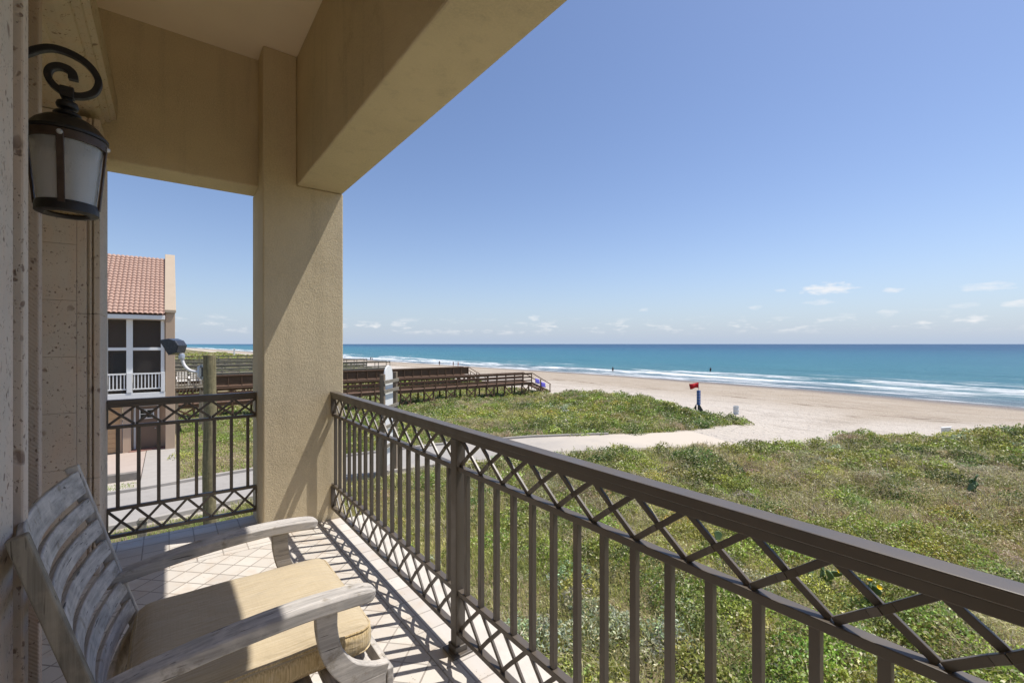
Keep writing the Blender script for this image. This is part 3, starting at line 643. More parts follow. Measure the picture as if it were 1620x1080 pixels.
# roof of overlapping barrel tiles as one surface: waves across X, steps up the slope
pitch = math.atan2(3.15, 4.75); ey, ez = 28.0, 2.90
slope_len = 6.4; rows_ = int(slope_len / .30)
prof = []
xs_ = np.arange(-9.0, -.098, .0317); vs = []; fs = []
stations = []
for r_ in range(rows_):
    s0 = r_ * .30; stations += [(s0, .035), (s0 + .297, .0)]
for s_, lift in stations:
    for x in xs_:
        w = .055 * abs(math.sin(math.pi * x / .19)) ** .8 + lift
        y = ey + s_ * math.cos(pitch) - w * math.sin(pitch); z_ = ez + s_ * math.sin(pitch) + w * math.cos(pitch)
        vs.append((x, y, z_))
nX = len(xs_)
for i in range(len(stations) - 1):
    for j_ in range(nX - 1): fs.append((i * nX + j_, i * nX + j_ + 1, (i + 1) * nX + j_ + 1, (i + 1) * nX + j_))
RT = m_rooftile()
m = MB(); m.add(vs, fs); m.build('roof', RT, hs)
ry, rz = ey + slope_len * math.cos(pitch), ez + slope_len * math.sin(pitch)
m = MB(); m.prism([(ey + .1, ez - .12), (ry, rz - .1), (ry + 5.2, ez - .1), (ry + 5.2, ez - .25), (ey + .1, ez - .25)], 0, -9, -.105); m.build('roof_back', RT, hs)
# gable wall rising above the roof, with a thicker front end
m = MB(); m.prism([(28.3, GZ - .3), (28.3, 3.0), (ry + .05, rz + .10), (ry + 5.4, ez + .2), (ry + 5.4, GZ - .3)], 0, -.098, .29); m.build('gable_wall', TRIM, hs, bevel=.02)
m = MB(); m.prism([(28.22, 3.004), (28.22, 3.16), (ry + .05, rz + .27), (ry + .05, rz + .105)], 0, -.13, .33); m.build('coping', m_plain('house_coping', (.46, .37, .27), .9, .08, 2, .2, 40), hs, bevel=.02)
m = MB(); m.box(-9, -.11, 28.02, 28.14, 2.66, 2.86); m.build('eave_board', WHITE, hs, bevel=.01)
# porch: back wall, deck, floor band, posts, screens, balustrade
m = MB(); m.box(-9, -.1, 30.6, 30.8, -.9, 2.85); m.build('porch_wall', SALMON, hs)
m = MB(); m.box(-9, -.1, 28.35, 30.6, 2.64, 2.655); m.build('porch_ceiling', WHITE, hs)
m = MB(); m.box(-9, -.1, 28.32, 31.5, -1.10, -.92); m.build('porch_floor', TRIM, hs)
m = MB(); m.box(-9, -.1, 28.24, 28.318, -1.14, -.88); m.build('floor_band', WHITE, hs, bevel=.01)
for x in (-2.36, -1.46, -.2, -4.0, -5.6): 
    w = .12 if x < -.3 else .075
    m = MB(); m.box(x - w, x + w, 28.4, 28.58, -.9, 2.64); m.build('porch_post', WHITE, hs, bevel=.01)
edges = [(-3.88, -2.48), (-2.24, -1.58), (-1.34, -.275)]
for a, b in edges:
    m = MB(); m.box(a, b, 28.42, 28.56, 1.16, 1.30); m.build('porch_beam', WHITE, hs, bevel=.01)
    for z0, z1 in ((1.31, 2.62), (-.9, 1.15)):
        m = MB(); m.box(a, b, 28.5, 28.51, z0, z1); m.build('screen', SCREEN, hs)
dr = MB().box(-2.35, -1.5, 30.54, 30.597, -.9, 1.15).build('porch_door', DOORB, hs, bevel=.01)
MB().box(-2.2, -1.68, 30.52, 30.538, -.1, 1.0).build('door_pane', GLASSD, dr)
for a, b in ((-2.24, -1.58), (-1.34, -.275), (-3.88, -2.48)):
    m = MB(); m.box(a, b, 28.27, 28.33, .0, .07); m.build('porch_rail', WHITE, hs, bevel=.008); m = MB(); m.box(a, b, 28.28, 28.32, -.72, -.66); m.build('porch_rail', WHITE, hs, bevel=.008)
    n_ = int((b - a) / .13)
    for i in range(n_):
        x = a + (i + .5) * (b - a) / n_; m = MB(); m.box(x - .022, x + .022, 28.285, 28.315, -.6595, -.0005); m.build('porch_baluster', WHITE, hs)
for x in (-2.36, -1.46, -.19): m = MB(); m.box(x - .1 if x < -.3 else x - .08, x + .1 if x < -.3 else x + .08, 28.22, 28.36, -.86, .09); m.build('rail_post', WHITE, hs, bevel=.008)
# ground floor
m = MB(); m.box(-9, -1.75, 28.75, 28.9, -.98 - .4, -1.105); m.box(-1.72, -1.42, 28.55, 28.9, GZ - .2, -1.105); m.build('wall', TRIM, hs)
m = MB(); m.box(-1.42, -.1, 29.2, 29.35, GZ - .2, -1.105); m.build('entry_wall', TRIM, hs)
gd = MB()
for i in range(10): z0 = GZ + .08 + i * .232; gd.box(-4.3, -1.83, 28.80, 28.84, z0, z0 + .222); gd.box(-4.3, -1.83, 28.84, 28.86, z0 + .222, z0 + .232)
gd.build('garage_door', SALMON, hs, bevel=.006)
m = MB(); m.box(-1.82, -1.76, 28.74, 28.85, GZ, -1.39); m.build('garage_door_frame', TRIM, hs)
d_ = MB().box(-1.26, -.42, 29.13, 29.18, GZ + .12, -1.62).build('front_door', DOORB, hs, bevel=.008)
f_ = MB().box(-1.34, -1.262, 29.1, 29.2, GZ + .1, -1.56).box(-.418, -.34, 29.1, 29.2, GZ + .1, -1.56).box(-1.262, -.418, 29.1, 29.2, -1.618, -1.55).build('door_frame', WHITE, d_)
w_ = MB().box(-1.10, -.58, 29.11, 29.128, -2.22, -1.80).build('door_window', GLASSD, d_)
m = MB(); m.box(-1.13, -.55, 29.09, 29.108, -2.25, -2.2); m.box(-1.13, -.55, 29.09, 29.108, -1.82, -1.77); m.box(-1.13, -1.08, 29.09, 29.108, -2.2, -1.82); m.box(-.6, -.55, 29.09, 29.108, -2.2, -1.82); m.box(-.86, -.82, 29.092, 29.108, -2.2, -1.82); m.box(-1.08, -.6, 29.094, 29.1075, -2.02, -1.99); m.build('window_bars', WHITE, w_)
MB().lathe((-.50, 29.1, -2.75), [(0, -.03), (.03, -.02), (.03, .02), (0, .03)], 10).build('door_handle', CHROME, d_, smooth=True)
m = MB(); m.box(-1.5, -.1, 28.5, 29.1, GZ, GZ + .1); m.build('entry_step', m_plain('red_brick_step', (.30, .16, .12), .9, .2, 7, .3), hs, bevel=.01)
# side deck of the house with its balustrade
DX0, DX1, DYa, DYb, DZ = .30, 1.75, 33.0, 36.2, -1.12
m = MB(); m.box(DX0, DX1, DYa, DYb, DZ - .06, DZ)
for i in range(9): x = DX0 + .05 + i * .165; m.box(x, x + .05, DYa + .05, DYb - .05, DZ - .25, DZ - .061)
m.build('side_deck', GREYW[0], hs)
m = MB(); m.bar((DX0, DYa, DZ + 1.0), (DX1, DYa, DZ + 1.0), .12, .05); m.bar((DX0, DYa, DZ + .12), (DX1, DYa, DZ + .12), .05, .07); m.bar((DX1, DYa, DZ + 1.0), (DX1, DYb, DZ + 1.0), .12, .05); m.build('deck_rail', GREYW[0], hs)
for i in range(11): x = DX0 + .07 + i * .14; MB().box(x - .02, x + .02, DYa - .02, DYa + .02, DZ + .156, DZ + .974).build('deck_baluster', GREYW[2], hs)
for i in range(20): y = DYa + .1 + i * .155; MB().box(DX1 - .02, DX1 + .02, y - .02, y + .02, DZ, DZ + .974).build('deck_baluster', GREYW[2], hs)
for x, y in ((DX1 - .06, DYa + .1), (DX1 - .06, DYb - .1), (DX0 + .12, DYa + .1)): MB().box(x - .07, x + .07, y - .07, y + .07, GZ - .2, DZ - .26).build('deck_post', GREYW[2], hs)

# white furniture on the decks
def lounge(loc, label):
    r = empty('deck_lounger', loc, label, 'lounger', 'white loungers on the side deck'); x, y, z_ = loc
    m = MB()
    for i in range(9): m.bar((x - .28, y - .75 + i * .14, z_ + .36), (x + .28, y - .75 + i * .14, z_ + .36), .09, .025)
    m.build('seat', WHITE, r)
    m = MB()
    for i in range(5): a = i * .14; m.bar((x - .28, y + .55 + a * .6, z_ + .40 + a * .8), (x + .28, y + .55 + a * .6, z_ + .40 + a * .8), .025, .1, (0, 1, -.7))
    m.build('backrest', WHITE, r)
    for sx in (-.27, .27):
        for yy in (-.6, .5): m = MB(); m.box(x + sx - .02, x + sx + .02, y + yy - .025, y + yy + .025, z_, z_ + .345); m.build('leg', WHITE, r)
    m = MB(); m.bar((x - .3, y - .8, z_ + .5), (x - .3, y + .6, z_ + .56), .04, .03); m.bar((x + .3, y - .8, z_ + .5), (x + .3, y + .6, z_ + .56), .04, .03); m.build('armrest', WHITE, r)
lounge((.72, 34.3, DZ), 'white slatted lounger on the side deck, next to the house wall')
lounge((1.38, 34.5, DZ), 'white slatted lounger on the side deck, at its outer corner near the pole')
pc = empty('plastic_chair', (-2.02, 29.0, -.92), 'white plastic chair with rounded back behind the porch balustrade', 'chair'); px_, py_, pz_ = -2.02, 29.0, -.92
m = MB(); m.box(px_ - .24, px_ + .24, py_ - .22, py_ + .24, pz_ + .42, pz_ + .46); m.build('seat', WHITE, pc, bevel=.015)
hoop = smoothpath([(px_ - .25, py_ + .22, pz_ + .44), (px_ - .25, py_ + .27, pz_ + .72), (px_ - .17, py_ + .3, pz_ + .86), (px_, py_ + .31, pz_ + .89), (px_ + .17, py_ + .3, pz_ + .86), (px_ + .25, py_ + .27, pz_ + .72), (px_ + .25, py_ + .22, pz_ + .44)], 5)
m = MB(); m.tube(hoop, .03, 8)
for i in (-1, 0, 1): m.bar((px_ + i * .11, py_ + .24, pz_ + .46), (px_ + i * .11, py_ + .3, pz_ + .86), .05, .012, (0, 1, 0))
m.build('backrest', WHITE, pc, smooth=True)
for sx in (-.22, .22):
    for yy in (-.2, .2): m = MB(); m.bar((px_ + sx, py_ + yy, pz_ + .42), (px_ + sx * 1.1, py_ + yy * 1.15, pz_), .04, .04, (1, 0, 0)); m.build('leg', WHITE, pc)
    m = MB(); m.bar((px_ + sx * 1.12, py_ - .2, pz_ + .64), (px_ + sx * 1.12, py_ + .25, pz_ + .66), .05, .03); m.build('armrest', WHITE, pc)

# ------------------------------------------------------------------ pole with floodlight
PX, PY = .80, 13.1
pole = empty('light_pole', (PX, PY, GZ), 'round wooden pole with a grey floodlight on a curved arm by the road', 'lamp post')
pts = [(PX + .012 * math.sin(k_), PY, GZ - .3 + k_ * .5) for k_ in range(11)] ; pts[-1] = (PX, PY, 1.20)
MB().tube(pts, [.142 - .0010 * k_ for k_ in range(11)], 20).build('pole', POLEW, pole, smooth=True)
rt = Vector((.798, -.603, 0)); 
A0 = Vector((PX, PY, .80)) - rt * .16
MB().tube([A0 - Vector((0, 0, .12)) - rt * .02, A0 - Vector((0, 0, .12)) - rt * .05, A0 + Vector((0, 0, .12)) - rt * .05, A0 + Vector((0, 0, .12)) - rt * .02], .07, 8).build('bracket', CHROME, pole, smooth=True)
armp = smoothpath([A0 - rt * .02 + Vector((0, 0, .0)), A0 - rt * .16, A0 - rt * .32 + Vector((0, 0, .04)), A0 - rt * .44 + Vector((0, 0, .15)), A0 - rt * .50 + Vector((0, 0, .30)), A0 - rt * .51 + Vector((0, 0, .42))], 5)
MB().tube(armp, .036, 12).build('arm', m_plain('white_lamp_arm', (.72, .70, .68), .45, .05, 6, .05), pole, smooth=True)
H0 = armp[-1]
MB().tube([H0 - Vector((0, 0, .12)), H0 - Vector((0, 0, .02)), H0 + Vector((0, 0, .03))], [.06, .07, .045], 12).build('swivel', CHROME, pole, smooth=True)
hd = MB(); dp = Vector((.603, .798, 0))
outline = [(-.02, .02), (.03, .20), (-.05, .31), (-.20, .36), (-.38, .33), (-.36, .26), (-.26, .12), (-.16, -.02)]
vs = []
for w in (-.15, .15):
    for a, b in outline: vs.append(H0 + rt * a + Vector((0, 0, b + .02)) + dp * (w * (1 + (-a) * .6)))
n_ = len(outline); hd.add(vs, [tuple(range(n_)), tuple(range(2 * n_ - 1, n_ - 1, -1))] + [(i, i + n_, (i + 1) % n_ + n_, (i + 1) % n_) for i in range(n_)])
hdo = hd.build('lamp_head', LAMPDK, pole, bevel=.015)
le = MB(); vs = []
for (a, b) in ((-.385, .318), (-.17, -.02)):
    for w in (-.15, .15): vs.append(H0 + rt * (a - .012) + Vector((0, 0, b + .012)) + dp * w)
le.add(vs, [(0, 1, 3, 2)]); le.bar(vs[0], vs[2], .02, .03); le.bar(vs[1], vs[3], .02, .03); le.build('lens', LAMPDK, hdo)
sd = MB()
for w in (-.156, .156):
    poly = [(-.03, .06), (.015, .19), (-.06, .285), (-.20, .33), (-.345, .305), (-.25, .13), (-.155, .02)]
    pv = [H0 + rt * a + Vector((0, 0, b + .02)) + dp * (w * (1 + (-a) * .6)) for a, b in poly]; pv2 = [p + dp * .006 for p in pv]; k_ = len(poly)
    sd.add(pv + pv2, [tuple(range(k_)), tuple(range(2 * k_ - 1, k_ - 1, -1))] + [(i, i + k_, (i + 1) % k_ + k_, (i + 1) % k_) for i in range(k_)])
sd.build('side_panel', LAMPDK, hdo)

bo = empty('bollard', (-.44, 12.6, GZ), 'square timber post standing in the verge below the short railing', 'bollard')
MB().box(-.52, -.36, 12.52, 12.68, GZ - .2, GZ + 1.45).build('post', GREYW[2], bo, bevel=.015)
MB().prism([(-.54, GZ + 1.452), (-.34, GZ + 1.452), (-.39, GZ + 1.52), (-.49, GZ + 1.52)], 1, 12.51, 12.69).build('cap', GREYW[0], bo, bevel=.008)

# ------------------------------------------------------------------ surfboard shaped sign on two posts
sg = empty('beach_sign', (7.3, 17.2, GZ), 'tall white surfboard shaped sign between two brown posts, beside the road', 'sign')
sdv = Vector((.70, .714, 0)); sn = Vector((.714, -.70, 0)); S0 = Vector((6.60, 17.0, 0)); S1 = S0 + sdv * 1.25
for p, top in ((S0, .30), (S1, .33)):
    MB().bar((p.x, p.y, GZ - .3), (p.x, p.y, top), .17, .17, tuple(sdv)).build('post', m_wood('sign_post_wood', (.24, .19, .14), 2, .6, 25, patch=False) if p is S0 else bpy.data.materials['sign_post_wood'], sg, bevel=.012)
c0 = (S0 + S1) / 2; bm_ = MB(); outline = []
for k_ in range(13): a = math.pi * k_ / 12; outline.append((.40 * math.cos(a), .62 - .42 + .42 * math.sin(a)))
outline += [(-.43, -.8), (-.41, -2.2), (-.33, -3.35), (.33, -3.35), (.41, -2.2), (.43, -.8)]
vs = []
for th in (-.03, .03):
    for a, z_ in outline: vs.append(c0 + sdv * a + sn * (-.03 + th) + Vector((0, 0, z_)))
n_ = len(outline); bm_.add(vs, [tuple(range(n_)), tuple(range(2 * n_ - 1, n_ - 1, -1))] + [(i, i + n_, (i + 1) % n_ + n_, (i + 1) % n_) for i in range(n_)])
bm_.build('board', WHITE, sg, bevel=.015)
for z_ in (.0, -.36, -1.0, -1.75, -2.5):
    a = S0 + sn * .07 + Vector((0, 0, z_)) - sdv * .12; b = S1 + sn * .07 + Vector((0, 0, z_)) + sdv * .12; MB().bar(a + sn * .04, b + sn * .04, .04, .13).build('crossbar', GREYW[0], sg, bevel=.006)

# ------------------------------------------------------------------ red flag post and beach bits
fp = empty('flag_post', (33.9, 20.05, -4.1), 'blue and dark lifeguard post flying a small red flag on the sand', 'flag post'); fx, fy, fz = 33.9, 20.05, -4.1
MB().tube([(fx, fy, fz - .5), (fx, fy, fz + 1.0)], .08, 12).build('post', DKW, fp, smooth=True)
MB().box(fx - .11, fx + .11, fy - .11, fy + .11, fz + .7, fz + 1.86).build('panel', BLUEP, fp, bevel=.01)
m = MB()
for k_ in range(4): m.box(fx - .113, fx + .113, fy - .113, fy + .113, fz + .95 + k_ * .22, fz + .97 + k_ * .22)
m.build('panel_band', CHROME, fp)
MB().tube([(fx, fy, fz + 1.86), (fx, fy, fz + 2.52)], .018, 8).build('flag_staff', CHROME, fp, smooth=True)
fl = MB(); nf = 12; vs = []
for i in range(nf + 1):
    t = i / nf; off = .07 * math.sin(t * 7) * t; dn = -.06 * t
    for zt in (fz + 2.50 + dn - .07 * t, fz + 2.05 + dn + .05 * math.sin(t * 5)):
        p = Vector((fx, fy, zt)) - rt * (.02 + .64 * t + (.10 if zt > fz + 2.3 and i == nf else 0)) + dp * off; vs.append(p)
fl.add(vs, [(2 * i, 2 * i + 1, 2 * i + 3, 2 * i + 2) for i in range(nf)]); fo = fl.build('flag', REDF, fp, smooth=True)
so = fo.modifiers.new('thick', 'SOLIDIFY'); so.thickness = .006
for s_ in (-1, 1):
    b0 = Vector((fx, fy, 0)) + dp * .12
    v = [b0 + rt * (s_ * .12) + Vector((0, 0, fz + .75)), b0 + rt * (s_ * .12) + Vector((0, 0, fz - .1)), b0 + rt * (s_ * .62) + Vector((0, 0, fz - .1))]
    v2 = [p + dp * .08 for p in v]; MB().add(v + v2, [(0, 1, 2), (5, 4, 3), (0, 3, 4, 1), (1, 4, 5, 2), (2, 5, 3, 0)]).build('brace', DKW, fp)

def barrel(loc, h, r, label):
    b = empty('trash_barrel', loc, label, 'trash barrel', 'trash barrels on the beach')
    MB().lathe(loc, [(0, 0), (r * .96, 0), (r, .02), (r, h * .32), (r * 1.04, h * .34), (r, h * .36), (r, h * .64), (r * 1.04, h * .66), (r, h * .68), (r, h), (r * .93, h), (r * .93, h * .1), (0, h * .1)], 24).build('drum', CAPB, b, smooth=True)
    MB().lathe((loc[0], loc[1], loc[2] + h), [(r * .99, .002), (r * 1.05, .01), (r * 1.05, .04), (r * .97, .045), (r * .96, .005)], 24).build('rim', WHITE, b, smooth=True)
zg = float(height(38.2, 19.4)); barrel((38.2, 19.2, zg - .2), .85, .22, 'pale grey trash barrel behind the planted tip near the red flag')
bx_ = empty('sand_box', (39.9, 6.5, float(height(39.9, 6.5))), 'white sloping lidded bin half hidden behind the right dune edge', 'bin'); zb = float(height(39.9, 6.5)) - .1
MB().prism([(6.3, zb), (6.7, zb), (6.7, zb + .50), (6.3, zb + .60)], 0, 39.65, 40.1).build('bin_body', CAPB, bx_, bevel=.02)
MB().prism([(6.26, zb + .615), (6.74, zb + .495), (6.74, zb + .53), (6.26, zb + .65)], 0, 39.61, 40.14).build('lid', WHITE, bx_, bevel=.01)

# ------------------------------------------------------------------ boardwalks over the dunes
def boardwalk(x0, x1, y, zd, wid, label, mats, slats=3, dark=False, detail=True, stairs=True, step=1.2):
    r = empty('boardwalk', (x0, y, GZ), label, 'boardwalk', 'boardwalks over the dunes')
    m = MB(); n_ = int((x1 - x0) / .3)
    for i in range(n_): a = x0 + i * (x1 - x0) / n_; m.box(a + .006, a + (x1 - x0) / n_ - .006, y - .05, y + wid + .05, zd - .04, zd)
    m.build('deck', mats[1], r)
    m = MB(); m.box(x0, x1, y - .02, y + .03, zd - .28, zd - .041); m.box(x0, x1, y + wid - .03, y + wid + .02, zd - .28, zd - .041); m.build('joist', mats[0], r)
    np_ = int(round((x1 - x0) / step))
    for side in (y, y + wid):
        o = -.06 if side == y else .06
        if detail:
            for i in range(np_ + 1):
                x = x0 + i * (x1 - x0) / np_; MB().box(x - .045, x + .045, side + o - .045, side + o + .045, zd - .3, zd + 1.02).build('rail_post', mats[2], r)
        else:
            m = MB()
            for i in range(np_ + 1): x = x0 + i * (x1 - x0) / np_; m.box(x - .045, x + .045, side + o - .045, side + o + .045, zd - .3, zd + 1.02)
            m.build('rail_posts', mats[2], r)
        MB().bar((x0 - .06, side + o, zd + 1.045), (x1 + .06, side + o, zd + 1.045), .16, .045).build('handrail', mats[0], r)
        i_ = .066 if side == y else -.066
        for k_ in range(slats): zz = zd + .2 + k_ * (.74 / max(1, slats - 1)); MB().bar((x0, side + o + i_, zz), (x1, side + o + i_, zz), .035, .14 if not dark else .2).build('rail_board', mats[0], r)
    ns = int((x1 - x0) / 2.4)
    for i in range(ns + 1):
        x = x0 + .3 + i * 2.4
        if x > x1: break
        for yy in (y + .04, y + wid - .12): 
            g0 = float(height(x, yy)) - .3
            MB().box(x - .07, x + .07, yy, yy + .1, g0, zd - .285).build('pile', mats[2], r) if detail else None
            if detail and yy < y + .5: MB().box(x + 1.0 - .07, x + 1.0 + .07, yy, yy + .1, g0, zd - .285).build('pile', mats[2], r)
        if detail:
            m = MB(); zt, zl = zd - .32, min(float(height(x, y)) + .05, zd - .5); m.bar((x, y - .0, zl), (x + 1.0, y - .0, zt), .03, .12, (0, 0, 1)); m.bar((x, y - .035, zt), (x + 1.0, y - .035, zl), .03, .12, (0, 0, 1)); m.build('cross_brace', mats[0], r)
    if stairs:
        zg_ = float(height(x1 + 3, y)) - .05; nst = 7; run = 2.9
        m = MB()
        for i in range(nst): a = x1 + .05 + i * run / nst; zz = zd - (i + 1) * (zd - zg_) / (nst + .5); m.box(a, a + run / nst, y, y + wid, zz - .05, zz)
        m.build('stairs', mats[1], r)
        for side in (y - .06, y + wid + .06):
            MB().bar((x1 + .07, side, zd + 1.04), (x1 + run, side, zg_ + 1.0), .16, .05).bar((x1 + .07, side, zd - .1), (x1 + run, side, zg_ + .1), .05, .22).build('stair_rail', mats[0], r)
            for t in (.5, 1.0): x = x1 + run * t - .1; zz = zd + (zg_ - zd) * t; MB().box(x - .045, x + .045, side - .04, side + .04, zz - .3, zz + .98).build('stair_post', mats[2], r)
    return r
boardwalk(-2.2, 33.0, 40.0, -2.86, 1.5, 'nearest brown timber boardwalk with crossed braces below, ending in stairs', DECK, 3)
boardwalk(-2.2, 33.2, 54.0, -2.78, 1.5, 'second brown timber boardwalk, with close dark side boards, behind the nearest', DECK, 5, True)
for y_, x1_, lb in ((74, 30, 'grey weathered boardwalk, third from the house, low among far dunes'), (88, 31, 'grey weathered boardwalk, fourth from the house, with thin open rails'), (106, 30, 'grey weathered boardwalk, fifth from the house, among the far dunes'), (132, 30, 'farthest grey boardwalk, a thin line across the dunes')):
    boardwalk(-12, x1_, y_, -2.5, 1.5, lb, GREYW, 2, False, False, False, 2.0)
for k_, (dx, lb) in enumerate(((.75, 'blue violet cloth hung on the boardwalk stair rail, upper one'), (1.65, 'blue violet cloth hung on the boardwalk stair rail, lower one'))):
    x = 33.0 + dx; zc = -2.86 - dx * .5 + .55; m = MB(); vs = []
    for i in range(7):
        for j_ in range(5): vs.append((x - .33 + i * .11, 39.84 - .03 * math.sin(i * 1.7 + j_) - .01 * j_, zc + .25 - j_ * .13 - i * .03))
    m.add(vs, [(i * 5 + j_, i * 5 + j_ + 1, (i + 1) * 5 + j_ + 1, (i + 1) * 5 + j_) for i in range(6) for j_ in range(4)]); o = m.build('hanging_towel', VIOLET, None, smooth=True); s_ = o.modifiers.new('thick', 'SOLIDIFY'); s_.thickness = .02
    tag(o, lb, 'towel', 'blue cloths on the stair rail')

# ------------------------------------------------------------------ people on the beach
SKIN = m_plain('skin', (.42, .25, .17), .6, .1, 5, 0)
def person(x, y, face, label, shirt, shorts, stride=.12, hgt=1.72, z=None):
    z = float(height(x, y)) if z is None else z; z = max(z, -6.75); k = hgt / 1.72
    me = bpy.data.meshes.new('person'); bm = bmesh.new(); sl = bm.verts.layers.skin.verify()
    J = dict(pel=((0, 0, .95), .125), waist=((0, 0, 1.10), .12), chest=((.01, 0, 1.32), .145), neck=((.01, 0, 1.47), .055), head=((.03, 0, 1.58), .088), crown=((.02, 0, 1.67), .075))
    for s_, n in ((1, 'l'), (-1, 'r')):
        st = stride * s_
        J['hip' + n] = ((0, .09 * s_, .90), .09); J['knee' + n] = ((st * .7 + .03, .10 * s_, .50), .058); J['ank' + n] = ((st, .10 * s_, .09), .04); J['toe' + n] = ((st + .17, .11 * s_, .035), .035)
        J['sh' + n] = ((.0, .19 * s_, 1.40), .055); J['elb' + n] = ((-st * .8, .25 * s_, 1.12), .042); J['wri' + n] = ((-st * 1.2 + .08, .26 * s_, .88), .03); J['hand' + n] = ((-st * 1.2 + .11, .25 * s_, .79), .036)
    V = {}
    for n, (p, r_) in J.items(): V[n] = bm.verts.new(Vector(p) * k); V[n][sl].radius = (r_ * k, r_ * k)
    E = [('pel', 'waist'), ('waist', 'chest'), ('chest', 'neck'), ('neck', 'head'), ('head', 'crown')]
    for n in 'lr': E += [('pel', 'hip' + n), ('hip' + n, 'knee' + n), ('knee' + n, 'ank' + n), ('ank' + n, 'toe' + n), ('chest', 'sh' + n), ('sh' + n, 'elb' + n), ('elb' + n, 'wri' + n), ('wri' + n, 'hand' + n)]
    for a, b in E: bm.edges.new((V[a], V[b]))
    V['pel'][sl].use_root = True; bm.to_mesh(me); bm.free()
    o = bpy.data.objects.new('person', me); col.objects.link(o); o.location = (x, y, z); o.rotation_euler.z = face; me.materials.append(SKIN)
    o.modifiers.new('skin', 'SKIN'); s_ = o.modifiers.new('sub', 'SUBSURF'); s_.levels = 1; s_.render_levels = 1
    tag(o, label, 'person', 'people at the waterline')
    def child(name, prof, mat, zs):
        m = MB(); m.lathe((0, 0, 0), [(a * k, b * k) for a, b in prof], 14); me2 = bpy.data.meshes.new(name); me2.from_pydata([(p[0] * .8, p[1] * 1.25, p[2]) for p in m.v], [], m.f); me2.materials.append(mat); me2.shade_smooth()
        c = bpy.data.objects.new(name, me2); col.objects.link(c); c.parent = o
    child('shorts', [(.0, 1.04), (.14, 1.04), (.155, .9), (.165, .7), (.0, .74)], shorts, 0)
    if shirt: child('shirt', [(.07, 1.47), (.155, 1.42), (.165, 1.3), (.15, 1.1), (.155, 1.0), (0, 1.0)], shirt, 0)
    child('hair', [(.095, 1.58), (.10, 1.64), (.085, 1.71), (0, 1.74)], DKW, 0)
WT = WHITE
navy = m_plain('navy_cloth', (.03, .04, .10), .8, .1, 8, 0); dkc = m_plain('dark_cloth', (.03, .03, .035), .8, .1, 8, 0); redc = m_plain('red_cloth', (.4, .05, .04), .8, .1, 8, 0)
person(73.5, 138, .6, 'person walking in dark shirt, leftmost of the three beyond the far boardwalk', dkc, navy, .14)
person(76, 133, -1.2, 'person standing in navy shorts, middle of the three beyond the far boardwalk', navy, dkc, .05)
person(77, 131.5, 2.0, 'person in red shorts, rightmost of the three beyond the far boardwalk', None, redc, .10)
person(74, 205, 1.2, 'person in dark clothes wading beside the stucco column, left of the pair', dkc, dkc, .1)
person(75.5, 207, 1.8, 'person in white shirt wading beside the stucco column, right of the pair', WT, navy, .06)
for x, y, lb in ((101, 86, 'swimmer with head and shoulders above the water near the nearest boardwalk'), (121, 68, 'swimmer with head and shoulders above the water beyond the red flag')):
    person(x, y, 1.0, lb, dkc, dkc, .05, 1.72, -6.5 - .55)

mk = empty('beach_marker', (23, 230, -3.2), 'thin white marker post far off among the dunes', 'marker post')
MB().box(22.7, 23.3, 229.7, 230.3, -4.5, -.9).build('post', WHITE, mk, bevel=.05); MB().prism([(22.6, -.89), (23.4, -.89), (23, -.3)], 1, 229.6, 230.4).build('cap', WHITE, mk)
um = empty('beach_umbrella', (52, 262, float(height(52, 262))), 'tiny red beach umbrella far along the sand', 'umbrella'); uz = float(height(52, 262))
MB().tube([(52, 262, uz - .2), (52, 262, uz + 2.2)], .03, 8).build('pole', WHITE, um); MB().lathe((52, 262, uz + 2.2), [(0, .1), (.6, -.05), (1.1, -.38), (1.08, -.42), (.58, -.1), (0, .04)], 10).build('canopy', redc, um)

# ------------------------------------------------------------------ plants: leaf sized faces built with numpy
def m_leaf(name, rough=.55, trans=.25):
    g = G(name); c = g.attr('tint').outputs['Color']; g.col(c); g.rough(rough); g.spec(.45)
    t = g.nd('ShaderNodeBsdfTranslucent'); g.L.new(c, t.inputs[0]); mx = g.nd('ShaderNodeMixShader'); mx.inputs[0].default_value = trans
    g.L.new(g.p.outputs[0], mx.inputs[1]); g.L.new(t.outputs[0], mx.inputs[2]); g.L.new(mx.outputs[0], g.N['Material Output'].inputs[0]); return g.m
LEAF = m_leaf('leaf_tint', .42, .32); BLADE = m_leaf('grass_tint', .55, .3)
def mesh_from(name, V, nper, tint, mat, label=None):
    n = len(V); V = V.reshape(-1, 3).astype(np.float32); f = len(V) // nper
    me = bpy.data.meshes.new(name); me.vertices.add(len(V)); me.vertices.foreach_set('co', V.ravel())
    me.loops.add(len(V)); me.loops.foreach_set('vertex_index', np.arange(len(V), dtype=np.int32)); me.polygons.add(f)
    me.polygons.foreach_set('loop_start', np.arange(0, len(V), nper, dtype=np.int32)); me.update(calc_edges=True)
    a = me.attributes.new('tint', 'FLOAT_COLOR', 'FACE'); rgba = np.ones((f, 4), np.float32); rgba[:, :3] = np.clip(tint * np.array([1.13, 1.16, 1.02]), .004, .85); a.data.foreach_set('color', rgba.ravel())
    me.materials.append(mat); o = bpy.data.objects.new(name, me); col.objects.link(o); tag(o, kind='stuff')
    if label: tag(o, label, 'plants')
    return o
def unit(v): return v / np.maximum(np.linalg.norm(v, axis=-1, keepdims=True), 1e-9)
